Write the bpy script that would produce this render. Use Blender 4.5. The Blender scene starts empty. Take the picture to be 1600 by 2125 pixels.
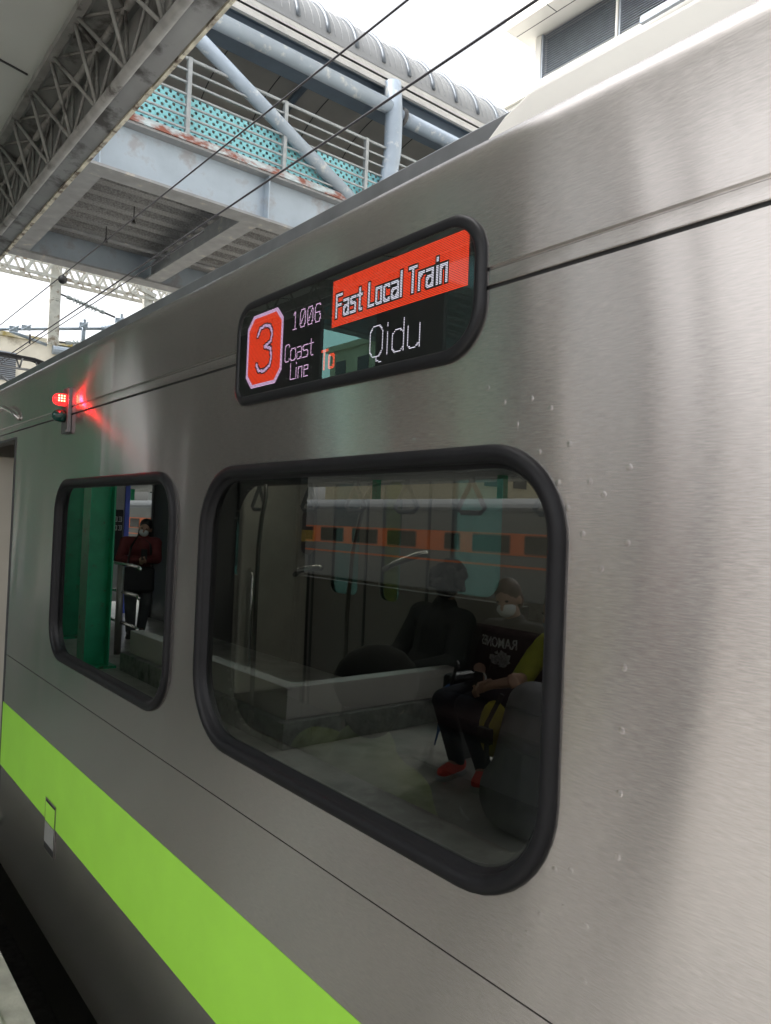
import bpy, bmesh, math, random
from mathutils import Vector, Matrix
random.seed(7)
S = bpy.context.scene
COL = S.collection

# ---------------------------------------------------------------- camera
cam_d = bpy.data.cameras.new('camera')
cam = bpy.data.objects.new('camera', cam_d); COL.objects.link(cam)
RT, UP, FW = Vector((.6307, .7750, .0400)), Vector((-.0099, -.0434, .9990)), Vector((-.7760, .6305, .0193))
FW.normalize(); RT = FW.cross(UP).normalized(); UP = RT.cross(FW).normalized()
m = Matrix((RT, UP, -FW)).transposed().to_4x4()
m.translation = Vector((0, -.95, 0))
cam.matrix_world = m
cam_d.sensor_fit = 'HORIZONTAL'; cam_d.sensor_width = 36; cam_d.lens = 36 * 1540 / 1600
cam_d.clip_start = .05; cam_d.clip_end = 3000
S.camera = cam

# ---------------------------------------------------------------- world, sun, exposure
SUN_EL, SUN_AZ = math.radians(58), math.radians(200)
W = bpy.data.worlds.new('World'); S.world = W; W.use_nodes = True
nt = W.node_tree
sky = nt.nodes.new('ShaderNodeTexSky'); sky.sky_type = 'NISHITA'; sky.sun_disc = False
sky.sun_elevation = SUN_EL; sky.sun_rotation = SUN_AZ
sky.air_density = 1.0; sky.dust_density = 6.0; sky.ozone_density = 1.0
hs = nt.nodes.new('ShaderNodeHueSaturation'); hs.inputs['Saturation'].default_value = .16   # overcast: nearly white
nt.links.new(sky.outputs[0], hs.inputs['Color'])
nt.links.new(hs.outputs[0], nt.nodes['Background'].inputs[0])
nt.nodes['Background'].inputs[1].default_value = .15
sl = bpy.data.lights.new('sun', 'SUN'); sl.energy = .9; sl.angle = math.radians(14); sl.color = (1, .96, .9)
so = bpy.data.objects.new('sun', sl); COL.objects.link(so)
# direction towards the sun: behind the train, to the left of the camera
sd = Vector((math.sin(SUN_AZ) * math.cos(SUN_EL), math.cos(SUN_AZ) * math.cos(SUN_EL), math.sin(SUN_EL)))
so.rotation_euler = (-sd).to_track_quat('-Z', 'Y').to_euler()
S.view_settings.view_transform = 'Standard'; S.view_settings.look = 'None'
S.view_settings.exposure = 1.6; S.view_settings.gamma = 1; S.view_settings.use_curve_mapping = False
S.cycles.use_denoising = True
S.cycles.max_bounces = 9; S.cycles.glossy_bounces = 4; S.cycles.transparent_max_bounces = 12
S.cycles.sample_clamp_indirect = 6; S.cycles.caustics_reflective = False

# ---------------------------------------------------------------- materials
def srgb(r, g, b):
    f = lambda c: (c / 255 / 12.92) if c / 255 < .04045 else ((c / 255 + .055) / 1.055) ** 2.4
    return (f(r), f(g), f(b), 1)

def pm(name, col, rough=.5, metal=0., var=.12, scale=6., bump=0., bscale=60., stain=None, stain_amt=.5, stain_scale=3.,
       emit=None, estr=0., spec=.5, stretch=(1, 1, 1)):
    """procedural Principled material: mottled colour, optional stains and fine bump"""
    M = bpy.data.materials.new(name); M.use_nodes = True
    t = M.node_tree; N = t.nodes; L = t.links; P = N['Principled BSDF']
    tc = N.new('ShaderNodeTexCoord'); mp = N.new('ShaderNodeMapping'); mp.inputs['Scale'].default_value = stretch
    L.new(tc.outputs['Object'], mp.inputs[0])
    no = N.new('ShaderNodeTexNoise'); no.inputs['Scale'].default_value = scale; no.inputs['Detail'].default_value = 6
    L.new(mp.outputs[0], no.inputs['Vector'])
    mr = N.new('ShaderNodeMapRange'); mr.inputs[1].default_value = .3; mr.inputs[2].default_value = .7
    mr.inputs[3].default_value = 1 - var; mr.inputs[4].default_value = 1 + var
    L.new(no.outputs[0], mr.inputs[0])
    mx = N.new('ShaderNodeMix'); mx.data_type = 'RGBA'; mx.blend_type = 'MULTIPLY'; mx.inputs[0].default_value = 1
    mx.inputs[6].default_value = col if len(col) == 4 else (*col, 1)
    L.new(mr.outputs[0], mx.inputs[7]); out = mx.outputs[2]
    if stain:
        n2 = N.new('ShaderNodeTexNoise'); n2.inputs['Scale'].default_value = stain_scale; n2.inputs['Detail'].default_value = 8
        n2.inputs['Roughness'].default_value = .65
        L.new(mp.outputs[0], n2.inputs['Vector'])
        r2 = N.new('ShaderNodeMapRange'); r2.inputs[1].default_value = .62 - .25 * stain_amt; r2.inputs[2].default_value = .72 - .2 * stain_amt
        L.new(n2.outputs[0], r2.inputs[0])
        m2 = N.new('ShaderNodeMix'); m2.data_type = 'RGBA'; L.new(r2.outputs[0], m2.inputs[0]); L.new(out, m2.inputs[6])
        m2.inputs[7].default_value = stain if len(stain) == 4 else (*stain, 1); out = m2.outputs[2]
    L.new(out, P.inputs['Base Color'])
    P.inputs['Roughness'].default_value = rough; P.inputs['Metallic'].default_value = metal
    P.inputs['Specular IOR Level'].default_value = spec
    if bump:
        nb = N.new('ShaderNodeTexNoise'); nb.inputs['Scale'].default_value = bscale; nb.inputs['Detail'].default_value = 4
        L.new(mp.outputs[0], nb.inputs['Vector'])
        b = N.new('ShaderNodeBump'); b.inputs['Strength'].default_value = bump; b.inputs['Distance'].default_value = .01
        L.new(nb.outputs[0], b.inputs['Height']); L.new(b.outputs[0], P.inputs['Normal'])
    if emit:
        P.inputs['Emission Color'].default_value = (*emit, 1) if len(emit) == 3 else emit; P.inputs['Emission Strength'].default_value = estr
    return M

def steel_mat(name, col=(.585, .553, .537, 1), rough=.235, aniso=1.0):
    """brushed stainless sheet: horizontal grain, vertical smear of reflections, gently wavy sheet"""
    M = bpy.data.materials.new(name); M.use_nodes = True
    t = M.node_tree; N = t.nodes; L = t.links; P = N['Principled BSDF']
    tc = N.new('ShaderNodeTexCoord')
    def noise(scale, stretch, det=3, rg=.5):
        mp = N.new('ShaderNodeMapping'); mp.inputs['Scale'].default_value = stretch; L.new(tc.outputs['Object'], mp.inputs[0])
        n = N.new('ShaderNodeTexNoise'); n.inputs['Scale'].default_value = scale; n.inputs['Detail'].default_value = det
        n.inputs['Roughness'].default_value = rg; L.new(mp.outputs[0], n.inputs['Vector']); return n.outputs[0]
    grain = noise(50, (.8, 1, 9), 3, .7)      # short horizontal scratches
    blot = noise(3.5, (1, 1, .55), 5, .6)       # smudges, streaks of grime
    wav = noise(2.6, (1, 1, .22), 2, .45)       # sheet waviness
    def rng(src, a, b, lo=.3, hi=.7):
        r = N.new('ShaderNodeMapRange'); r.inputs[1].default_value = lo; r.inputs[2].default_value = hi
        r.inputs[3].default_value = a; r.inputs[4].default_value = b; L.new(src, r.inputs[0]); return r.outputs[0]
    def mul(a, b):
        m_ = N.new('ShaderNodeMath'); m_.operation = 'MULTIPLY'; L.new(a, m_.inputs[0]); L.new(b, m_.inputs[1]); return m_.outputs[0]
    v = mul(rng(grain, .84, 1.13), rng(blot, .975, 1.02))
    mx = N.new('ShaderNodeMix'); mx.data_type = 'RGBA'; mx.blend_type = 'MULTIPLY'; mx.inputs[0].default_value = 1
    mx.inputs[6].default_value = col; L.new(v, mx.inputs[7]); L.new(mx.outputs[2], P.inputs['Base Color'])
    P.inputs['Metallic'].default_value = 1
    rr = mul(rng(grain, .90, 1.10), rng(blot, rough * .97, rough * 1.03)); L.new(rr, P.inputs['Roughness'])
    P.inputs['Anisotropic'].default_value = aniso
    tg = N.new('ShaderNodeCombineXYZ'); tg.inputs[0].default_value = 1.0
    L.new(tg.outputs[0], P.inputs['Tangent'])
    P.inputs['Anisotropic Rotation'].default_value = 0.25
    b1 = N.new('ShaderNodeBump'); b1.inputs['Strength'].default_value = .45; b1.inputs['Distance'].default_value = .012; L.new(wav, b1.inputs['Height'])
    L.new(b1.outputs[0], P.inputs['Normal'])
    Q = N.new('ShaderNodeBsdfPrincipled')                  # dull mill finish under the brushing: a broad second lobe
    L.new(mx.outputs[2], Q.inputs['Base Color']); Q.inputs['Metallic'].default_value = 1; Q.inputs['Roughness'].default_value = .62
    mix = N.new('ShaderNodeMixShader'); mix.inputs[0].default_value = .13
    L.new(P.outputs[0], mix.inputs[1]); L.new(Q.outputs[0], mix.inputs[2]); L.new(mix.outputs[0], N['Material Output'].inputs[0])
    return M

def glass_mat(name, tint=(.42, .44, .43, 1), ior=1.9, rough=0.):
    M = bpy.data.materials.new(name); M.use_nodes = True
    t = M.node_tree; N = t.nodes; L = t.links
    for n in list(N): N.remove(n)
    o = N.new('ShaderNodeOutputMaterial'); tr = N.new('ShaderNodeBsdfTransparent'); tr.inputs[0].default_value = tint
    g = N.new('ShaderNodeBsdfGlossy'); g.inputs['Roughness'].default_value = rough; g.inputs[0].default_value = (.95, 1, .98, 1)
    f = N.new('ShaderNodeFresnel'); f.inputs[0].default_value = ior
    mx = N.new('ShaderNodeMixShader'); 
    gm = N.new('ShaderNodeNewGeometry'); iv = N.new('ShaderNodeMath'); iv.operation = 'SUBTRACT'; iv.inputs[0].default_value = 1; L.new(gm.outputs['Backfacing'], iv.inputs[1])
    ml = N.new('ShaderNodeMath'); ml.operation = 'MULTIPLY'; L.new(f.outputs[0], ml.inputs[0]); L.new(iv.outputs[0], ml.inputs[1])   # the pane's inner face adds no second mirror
    L.new(ml.outputs[0], mx.inputs[0]); L.new(tr.outputs[0], mx.inputs[1]); L.new(g.outputs[0], mx.inputs[2])
    L.new(mx.outputs[0], o.inputs[0]); return M

# ---------------------------------------------------------------- object helpers
def tag(o, label=None, cat=None, group=None, kind=None):
    if label: o['label'] = label
    if cat: o['category'] = cat
    if group: o['group'] = group
    if kind: o['kind'] = kind
    return o

def thing(name, label, cat, loc=(0, 0, 0), group=None):
    o = bpy.data.objects.new(name, None); o.empty_display_size = .1; COL.objects.link(o); o.location = loc
    return tag(o, label, cat, group)

def wloc(o):
    v = Vector((0, 0, 0))
    while o: v += Vector(o.location); o = o.parent
    return v

class MB:
    """collects shapes in world coordinates; build() links them as ONE mesh object"""
    def __init__(s): s.v = []; s.f = []
    def add(s, vs, fs):
        b = len(s.v); s.v += [tuple(p) for p in vs]; s.f += [tuple(i + b for i in f) for f in fs]; return s
    def box(s, x0, x1, y0, y1, z0, z1):
        v = [(x, y, z) for z in (z0, z1) for y in (y0, y1) for x in (x0, x1)]
        return s.add(v, [(0, 2, 3, 1), (4, 5, 7, 6), (0, 1, 5, 4), (2, 6, 7, 3), (0, 4, 6, 2), (1, 3, 7, 5)])
    def bar(s, p, q, w, h=None, up=(0, 0, 1)):
        h = h or w; p = Vector(p); q = Vector(q); d = (q - p).normalized(); u = Vector(up)
        if abs(d.dot(u)) > .98: u = Vector((0, 1, 0))
        a = d.cross(u).normalized() * w / 2; b = a.cross(d).normalized() * h / 2
        v = [e + i * a + j * b for e in (p, q) for i, j in ((-1, -1), (1, -1), (1, 1), (-1, 1))]
        return s.add(v, [(0, 1, 2, 3), (7, 6, 5, 4), (0, 4, 5, 1), (1, 5, 6, 2), (2, 6, 7, 3), (3, 7, 4, 0)])
    def tube(s, pts, r, n=10, cap=True):
        pts = [Vector(p) for p in pts]; rs = r if isinstance(r, (list, tuple)) else [r] * len(pts)
        v = []; f = []; u = None
        for i, p in enumerate(pts):
            d = (pts[min(i + 1, len(pts) - 1)] - pts[max(i - 1, 0)]).normalized()
            if u is None: u = d.cross(Vector((0, 0, 1)) if abs(d.z) < .9 else Vector((0, 1, 0))).normalized()
            u = (u - d * u.dot(d)).normalized(); w = d.cross(u)
            v += [p + rs[i] * (math.cos(2 * math.pi * k / n) * u + math.sin(2 * math.pi * k / n) * w) for k in range(n)]
        for i in range(len(pts) - 1):
            f += [(i * n + k, i * n + (k + 1) % n, (i + 1) * n + (k + 1) % n, (i + 1) * n + k) for k in range(n)]
        if cap: f += [tuple(range(n - 1, -1, -1)), tuple((len(pts) - 1) * n + k for k in range(n))]
        return s.add(v, f)
    def prism(s, poly, axis, a, b):
        """extrude a 2D outline along axis 'x','y' or 'z' from a to b"""
        P = {'x': lambda p, t: (t, p[0], p[1]), 'y': lambda p, t: (p[0], t, p[1]), 'z': lambda p, t: (p[0], p[1], t)}[axis]
        n = len(poly); v = [P(p, a) for p in poly] + [P(p, b) for p in poly]
        return s.add(v, [tuple(range(n)), tuple(range(2 * n - 1, n - 1, -1))] + [(i, i + n, (i + 1) % n + n, (i + 1) % n) for i in range(n)])
    def lathe(s, prof, c, axis=(0, 0, 1), n=16):
        ax = Vector(axis).normalized(); u = ax.cross(Vector((1, 0, 0)) if abs(ax.x) < .9 else Vector((0, 1, 0))).normalized(); w = ax.cross(u); c = Vector(c)
        v = []; f = []
        for r, h in prof: v += [c + ax * h + r * (math.cos(2 * math.pi * k / n) * u + math.sin(2 * math.pi * k / n) * w) for k in range(n)]
        for i in range(len(prof) - 1): f += [(i * n + k, i * n + (k + 1) % n, (i + 1) * n + (k + 1) % n, (i + 1) * n + k) for k in range(n)]
        f += [tuple(range(n - 1, -1, -1)), tuple((len(prof) - 1) * n + k for k in range(n))]
        return s.add(v, f)
    def capsule(s, p, r1, q, r2, n=12):
        p = Vector(p); q = Vector(q); d = (q - p); l = d.length
        d = d.normalized() if l > 1e-6 else Vector((0, 0, 1)); pr = []
        for i in range(5): a = -math.pi / 2 + i * math.pi / 8; pr.append((max(r1 * math.cos(a), 1e-4), r1 * math.sin(a)))
        for i in range(5): a = i * math.pi / 8; pr.append((max(r2 * math.cos(a), 1e-4), l + r2 * math.sin(a)))
        return s.lathe(pr, p, d, n)
    def ell(s, c, rx, ry, rz, n=14, m=9, rot=None):
        v = []; f = []
        for i in range(m + 1):
            a = -math.pi / 2 + math.pi * i / m
            for k in range(n):
                t = 2 * math.pi * k / n; p = Vector((rx * math.cos(a) * math.cos(t), ry * math.cos(a) * math.sin(t), rz * math.sin(a)))
                if rot: p = rot @ p
                v.append(Vector(c) + p)
        for i in range(m): f += [(i * n + k, i * n + (k + 1) % n, (i + 1) * n + (k + 1) % n, (i + 1) * n + k) for k in range(n)]
        return s.add(v, f)
    def build(s, name, mat, parent=None, smooth=False, bevel=0., remesh=0., smoothing=0, loc=None):
        off = wloc(parent) if parent else Vector(loc or (0, 0, 0))
        me = bpy.data.meshes.new(name); me.from_pydata([tuple(Vector(p) - off) for p in s.v], [], s.f)
        bm = bmesh.new(); bm.from_mesh(me); bmesh.ops.recalc_face_normals(bm, faces=bm.faces); bm.to_mesh(me); bm.free()
        me.materials.append(mat); o = bpy.data.objects.new(name, me); COL.objects.link(o)
        if parent: o.parent = parent
        elif loc: o.location = loc
        if smooth: 
            for p in me.polygons: p.use_smooth = True
        if bevel:
            b = o.modifiers.new('bevel', 'BEVEL'); b.width = bevel; b.segments = 2; b.limit_method = 'ANGLE'
        if remesh:
            r = o.modifiers.new('remesh', 'REMESH'); r.mode = 'VOXEL'; r.voxel_size = remesh; r.use_smooth_shade = True
            if smoothing: k = o.modifiers.new('smooth', 'SMOOTH'); k.iterations = smoothing; k.factor = .5
        return o

def rrect(x0, x1, z0, z1, rad, ins=0., n=8):
    """rounded rectangle outline, radii (tl, tr, br, bl); ins shrinks it"""
    x0 += ins; x1 -= ins; z0 += ins; z1 -= ins; pts = []
    tl, tr, br, bl = [max(r - ins, .004) for r in rad]
    for cx, cz, r, a0 in ((x1 - tr, z1 - tr, tr, 90), (x1 - br, z0 + br, br, 0), (x0 + bl, z0 + bl, bl, -90), (x0 + tl, z1 - tl, tl, -180)):
        for k in range(n + 1):
            a = math.radians(a0 - 90 * k / n); pts.append((cx + r * math.cos(a), cz + r * math.sin(a)))
    return pts

def sheet(name, outer, holes, y0, y1, mat, parent):
    """flat sheet in the X-Z plane between y0 and y1 with real openings"""
    cu = bpy.data.curves.new(name, 'CURVE'); cu.dimensions = '2D'; cu.fill_mode = 'BOTH'; cu.extrude = abs(y1 - y0) / 2
    for lp in [outer] + holes:
        sp = cu.splines.new('POLY'); sp.points.add(len(lp) - 1); sp.use_cyclic_u = True
        for p, q in zip(sp.points, lp): p.co = (q[0], q[1], 0, 1)
    tmp = bpy.data.objects.new('tmp', cu); COL.objects.link(tmp)
    me = bpy.data.meshes.new_from_object(tmp, depsgraph=bpy.context.evaluated_depsgraph_get())
    bpy.data.objects.remove(tmp); bpy.data.curves.remove(cu)
    off = wloc(parent) if parent else Vector((0, 0, 0)); ym = (y0 + y1) / 2
    for v in me.vertices: x, z, e = v.co; v.co = Vector((x, ym - e, z)) - off
    me.materials.clear(); me.materials.append(mat); me.name = name
    bm = bmesh.new(); bm.from_mesh(me); bmesh.ops.remove_doubles(bm, verts=bm.verts, dist=1e-5)
    bmesh.ops.recalc_face_normals(bm, faces=bm.faces); bm.to_mesh(me); bm.free()
    for p in me.polygons: p.use_smooth = False
    o = bpy.data.objects.new(name, me); COL.objects.link(o); o.parent = parent; return o

def ring(name, rect, rad, prof, mat, parent, n=10):
    """rubber or metal surround: a profile of (inset, y) swept round a rounded rectangle"""
    b = MB(); loops = [rrect(*rect, rad, d, n) for d, _ in prof]; c = len(loops[0]); v = []; f = []
    for (d, y), lp in zip(prof, loops): v += [(x, y, z) for x, z in lp]
    for i in range(len(prof) - 1): f += [(i * c + k, i * c + (k + 1) % c, (i + 1) * c + (k + 1) % c, (i + 1) * c + k) for k in range(c)]
    return b.add(v, f).build(name, mat, parent, smooth=True)

def panel(name, outline, y0, y1, mat, parent):
    return MB().prism(outline, 'y', y0, y1).build(name, mat, parent)

def copy_thing(root, delta, label=None):
    """a copy of a thing with copies of its parts and sub-parts"""
    def cp(o, par):
        c = o.copy(); COL.objects.link(c); c.parent = par
        for ch in [x for x in COL.objects if x.parent == o]: cp(ch, c)
        return c
    r = cp(root, None); r.location = Vector(root.location) + Vector(delta)
    if label: r['label'] = label
    return r
# ---------------------------------------------------------------- shared materials
STEEL = steel_mat('brushed_steel')
RUBBER = pm('black_rubber', (.006, .006, .0075), .5, var=.15, scale=30, spec=.25)
BLACK = pm('black_paint', (.012, .012, .013), .5)
DARKGREY = pm('dark_grey_plastic', (.045, .047, .05), .5)
GLASS = glass_mat('window_glass', (.44, .46, .45, 1), 2.0)
FILM = glass_mat('mirror_film_glass', (.2, .21, .21, 1), 4.2)
LINING = pm('grey_lining', (.24, .228, .208), .45, var=.05)
FLOORV = pm('vinyl_floor', (.07, .075, .08), .35, var=.2, scale=40)
GREEN_VINYL = pm('green_vinyl', (.30, .63, .055), .42, var=.05, scale=5, bump=.02, bscale=200)
GUTTER = pm('roof_gutter_metal', (.24, .25, .265), .45, .7, var=.2, scale=8)
CHROME = pm('polished_steel', (.72, .71, .69), .18, 1., var=.05)
ROOFM = pm('roof_sheet', (.30, .31, .32), .55, var=.2, scale=4)
WHITE_PAINT = pm('cream_white_paint', (.90, .885, .84), .5, var=.06, scale=3)

# ---------------------------------------------------------------- the train
train = thing('commuter_train', 'stainless steel commuter train with lime green stripe and black framed windows', 'train', (-2, 1.4, -2.6))
XL, XR = -13.0, 3.4
BIG = (-2.012, -.719, -.625, .150); BIGR = (.185, .165, .20, .21)
SML = (-3.490, -2.200, -.632, .150); SMLR = (.15, .15, .17, .17)
DOOR = (-5.62, -4.305, -1.62, .395)
FARW = [(-7.90, -6.61, -.63, .15)]
def hole(r, rad, ins): return rrect(*r, rad, ins)
CUT = [hole(BIG, BIGR, .03), hole(SML, SMLR, .03)] + [hole(r, BIGR, .03) for r in FARW]
# lower, middle and upper side sheets; real gaps between them make the seams
b0 = [(XL, -1.81), (DOOR[0], -1.81), (DOOR[0], -1.62), (DOOR[1], -1.62), (DOOR[1], -1.81), (XR, -1.81), (XR, -.7545), (DOOR[1], -.7545), (DOOR[1], -1.62)]
sheet('body_side', [(DOOR[1], -1.81), (XR, -1.81), (XR, -.7545), (DOOR[1], -.7552)], [], 0, .004, STEEL, train)
sheet('body_side', [(DOOR[1], -.7515), (XR, -.7515), (XR, .424), (DOOR[1], .424)], CUT[:2], 0, .004, STEEL, train)
sheet('body_side', [(XL, -1.81), (DOOR[0], -1.81), (DOOR[0], .424), (XL, .424)], CUT[2:], 0, .004, STEEL, train)
# upper panel with a soft crease and a rounded shoulder under the roof gutter, one profile swept along the car
prof = [(.004, .4315), (-.0008, .4315), (-.0010, .4335), (-.0010, .4568), (-.0008, .4578), (.0022, .4586), (.0022, .4632), (-.0020, .4640), (-.0022, .4655), (-.0022, .650), (-.0016, .666), (.0004, .680), (.004, .692), (.009, .701), (.0165, .710), (.026, .716), (.040, .718), (.040, .700)]
b = MB(); n = len(prof); xs = [XL, XR]
b.add([(x, y, z) for x in xs for y, z in prof], [(i, i + 1, n + i + 1, n + i) for i in range(n - 1)])
o = b.build('upper_panel', STEEL, train, smooth=True)
MB().box(DOOR[0], DOOR[1], 0, .004, .397, .424).build('door_header', STEEL, train)
b = MB(); b.box(DOOR[1] + .005, XR, .0045, .008, -.77, -.735); b.box(XL, XR, .0045, .012, .41, .445); b.build('seam_backing', BLACK, train)
# roof gutter, roof skin
b = MB(); b.prism([(.040, .712), (.052, .712), (.052, .768), (.060, .775), (.075, .775), (.075, .70), (.040, .70)], 'x', XL, XR); b.build('roof_gutter', GUTTER, train, bevel=.002)
arc = [(.075, .76)] + [(.075 + .1325 * k, .76 + .26 * math.sin(math.radians(9 * k))) for k in range(1, 11)]
arc += [(2.8 - y, z) for y, z in arc[-2::-1]]; n = len(arc)
b = MB(); b.add([(x, y, z) for x in (XL, XR) for y, z in arc], [(i, i + 1, n + i + 1, n + i) for i in range(n - 1)]); b.build('roof', ROOFM, train, smooth=True)
# roof air-conditioning cover in cream white, with a sloping front
b = MB(); sec = [(.046, .70), (.050, .785), (.30, .962), (.95, 1.14), (1.85, 1.14), (2.5, .96), (2.6, .70)]; n = len(sec); v = []
for x, k in ((-.98, .06), (-.93, .45), (-.87, .80), (-.78, .97), (-.65, 1), (3.0, 1), (3.2, .1)): v += [(x, y, .70 + (z - .70) * k if z > .79 else .70 + (z - .70) * min(1, k + .3)) for y, z in sec]
f = [(i * n + k, i * n + (k + 1) % n, (i + 1) * n + (k + 1) % n, (i + 1) * n + k) for i in range(6) for k in range(n)] + [tuple(range(n)), tuple(range(6 * n, 7 * n))]
b.add(v, f); b.build('air_conditioner_cover', WHITE_PAINT, train, bevel=.006)
# body weld dimples: small raised dots round the windows
b = MB()
D = [(-.72, .14), (-.68, .08), (-.69, 0), (-.613, .1), (-.612, -.01), (-.611, -.19), (-.611, -.28), (-.611, -.37), (-.611, -.46), (-.69, -.51), (-.72, -.52),
     (-.82, .51), (-.52, .52), (-1.42, .17), (-.83, .18), (-.78, .13), (-.74, .08), (-.72, .04), (-.82, -.66), (-1.24, .21), (-1.09, .17), (-.655, .06), (-.655, -.05),
     (-.66, -.58), (-.70, -.57), (-.745, -.60), (-.77, -.64), (-.80, -.66), (-.66, -.66), (-.76, .2), (-.80, .22), (-.86, .22), (-.9, .25), (-1.16, .26), (-1.3, .24), (-1.5, .22)]
D += [(-2.42 + .06 * random.random() - .09 * k, .19 + .14 * random.random()) for k in range(8)] + [(-3.0 - .1 * k, .2 + .02 * (k % 2)) for k in range(3)]
for x, z in D:
    MB().lathe([(.0066, .0003), (.0052, -.00004), (.0036, -.00013), (.0018, -.00018), (.0004, -.0002)], (x, 0, z), (0, 1, 0), 14).build('weld_dimple', STEEL, train, smooth=True)
# lime stripe
b = MB(); b.box(DOOR[1], XR, -.0012, -.0002, -1.3325, -1.004); b.box(XL, DOOR[0], -.0012, -.0002, -1.3325, -1.004); b.build('green_stripe', GREEN_VINYL, train)
# windows: rubber surround, glass, dark reveal
GP = [(0, .002), (.001, -.006), (.004, -.012), (.011, -.0155), (.020, -.0155), (.028, -.012), (.033, -.005), (.0335, .004), (.0385, .005), (.0395, .012), (.046, .014)]
def window(name, r, rad, label=None, gm=GLASS):
    w = ring(name, r, rad, GP, RUBBER, train)
    panel('glass', rrect(*r, rad, .038), .0125, .0165, gm, w)
    ring('reveal', r, rad, [(.0455, .0135), (.047, .05), (.0475, .086)], BLACK, w)
    if label: w['label'] = label
    return w
window('window', BIG, BIGR, 'large saloon window')
window('window', SML, SMLR, 'narrower window beside the door', FILM)
for r in FARW: window('window', r, BIGR)
# dark sheet added behind the smaller window so only reflections show
MB().box(-3.62, -2.20, .10, .14, -.72, .24).build('dark_backing', pm('backing_black', (.010, .010, .011), .6), train)
# access hatch low on the side
h = MB().box(-3.432, -3.282, -.004, -.0013, -1.4545, -1.2385).build('access_hatch', STEEL, train, bevel=.001)
b = MB()
for x0, x1, z0, z1 in ((-3.434, -3.430, -1.457, -1.236), (-3.284, -3.280, -1.457, -1.236), (-3.434, -3.280, -1.4575, -1.4535), (-3.434, -3.280, -1.2395, -1.2355)):
    b.box(x0, x1, -.0046, -.0042, z0, z1)
b.build('frame', CHROME, h)
MB().box(-3.425, -3.289, -.0055, -.0048, -1.332, -1.252).build('cover', GREEN_VINYL, h)
MB().box(-3.425, -3.289, -.0055, -.0048, -1.422, -1.336).build('flap', pm('hatch_grey', (.30, .30, .29), .4, .3), h)
MB().box(-3.425, -3.289, -.0052, -.0047, -1.449, -1.424).build('finger_slot', BLACK, h)
MB().box(-3.425, -3.289, -.0058, -.0049, -1.251, -1.246).build('hinge', BLACK, h)
# side lamp unit
lp = MB().prism(rrect(-3.430, -3.337, .347, .546, (.008,) * 4), 'y', -.016, -.001).build('indicator_lamp', pm('lamp_plate', (.16, .16, .165), .4, .8), train, bevel=.002)
for x, z in ((-3.418, .357), (-3.349, .357), (-3.418, .536), (-3.349, .536)): MB().lathe([(.004, 0), (.004, .003), (.001, .004)], (x, -.016, z), (0, -1, 0), 8).build('screw', CHROME, lp)
RL = bpy.data.materials.new('red_lens'); RL.use_nodes = True
p_ = RL.node_tree.nodes['Principled BSDF']; p_.inputs['Base Color'].default_value = (.5, .01, .01, 1); p_.inputs['Roughness'].default_value = .15
p_.inputs['Emission Color'].default_value = (1, .02, .02, 1); p_.inputs['Emission Strength'].default_value = .9
lens = [(.027, 0), (.027, .018), (.0255, .034), (.020, .045), (.011, .051), (.001, .053)]
r_ = MB().lathe(lens, (-3.383, -.016, .492), (0, -1, 0), 24).build('red_lens', RL, lp, smooth=True)
HOT = pm('lit_led', (1, .7, .4), .5, emit=(1, .55, .25), estr=1.3)
b = MB()
for i in range(3):
    for k in range(3): b.box(-3.352, -3.350, -.026 - .011 * i - .006, -.026 - .011 * i, .480 + .011 * k, .486 + .011 * k)
b.build('lit_led', HOT, r_)
MB().lathe(lens, (-3.383, -.016, .421), (0, -1, 0), 24).build('green_lens', pm('green_lens', (.004, .045, .035), .12), lp, smooth=True)
pl = bpy.data.lights.new('lamp_glow', 'POINT'); pl.energy = .32; pl.color = (1, .0, .012); pl.shadow_soft_size = .006
po = bpy.data.objects.new('lamp_glow', pl); COL.objects.link(po); po.location = (-3.350, -.046, .492)
# grab-handle shaped rain gutter over the door
b = MB(); b.tube([(-5.6, -.012, .50), (-5.4, -.03, .585), (-4.9, -.032, .592), (-4.5, -.03, .572), (-4.33, -.022, .53), (-4.24, -.006, .487)], .010, 8); b.build('rain_gutter', STEEL, train, smooth=True)
# doorway trim and the open pocket
b = MB(); b.box(DOOR[1] - .012, DOOR[1], -.004, .06, -1.62, .395); b.box(DOOR[0], DOOR[0] + .012, -.004, .06, -1.62, .395); b.box(DOOR[0] + .013, DOOR[1] - .013, -.004, .06, .384, .396); b.build('door_frame', DARKGREY, train)
DOORP = pm('door_pocket_beige', (.52, .49, .44), .4, var=.04)
dw = MB().box(-5.60, -5.56, .07, .75, -1.62, .37).build('windbreak', DOORP, train, bevel=.01)
b = MB(); b.box(-5.558, -5.554, .10, .17, -.60, -.08); b.build('switch_panel', pm('switch_plate', (.35, .34, .32), .35), dw)
for z in (-.15, -.22, -.34, -.5): MB().box(-5.553, -5.550, .13, .155, z, z + .05).build('switch', BLACK, dw)
MB().box(-5.558, -5.553, .06, .14, -.80, -.70).build('warning_label', BLACK, dw)
b = MB(); b.tube([(-4.37, .10, -.60), (-4.39, .09, -.75), (-4.39, .09, -1.45), (-4.37, .10, -1.55)], .014, 8); b.build('handrail', CHROME, train, smooth=True)
MB().box(DOOR[0], DOOR[1], -.03, .12, -1.66, -1.62).build('door_sill', CHROME, train)
# bogie skirt and underframe
MB().box(XL, XR, .05, 2.75, -2.15, -1.812).build('underframe', BLACK, train)

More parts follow.
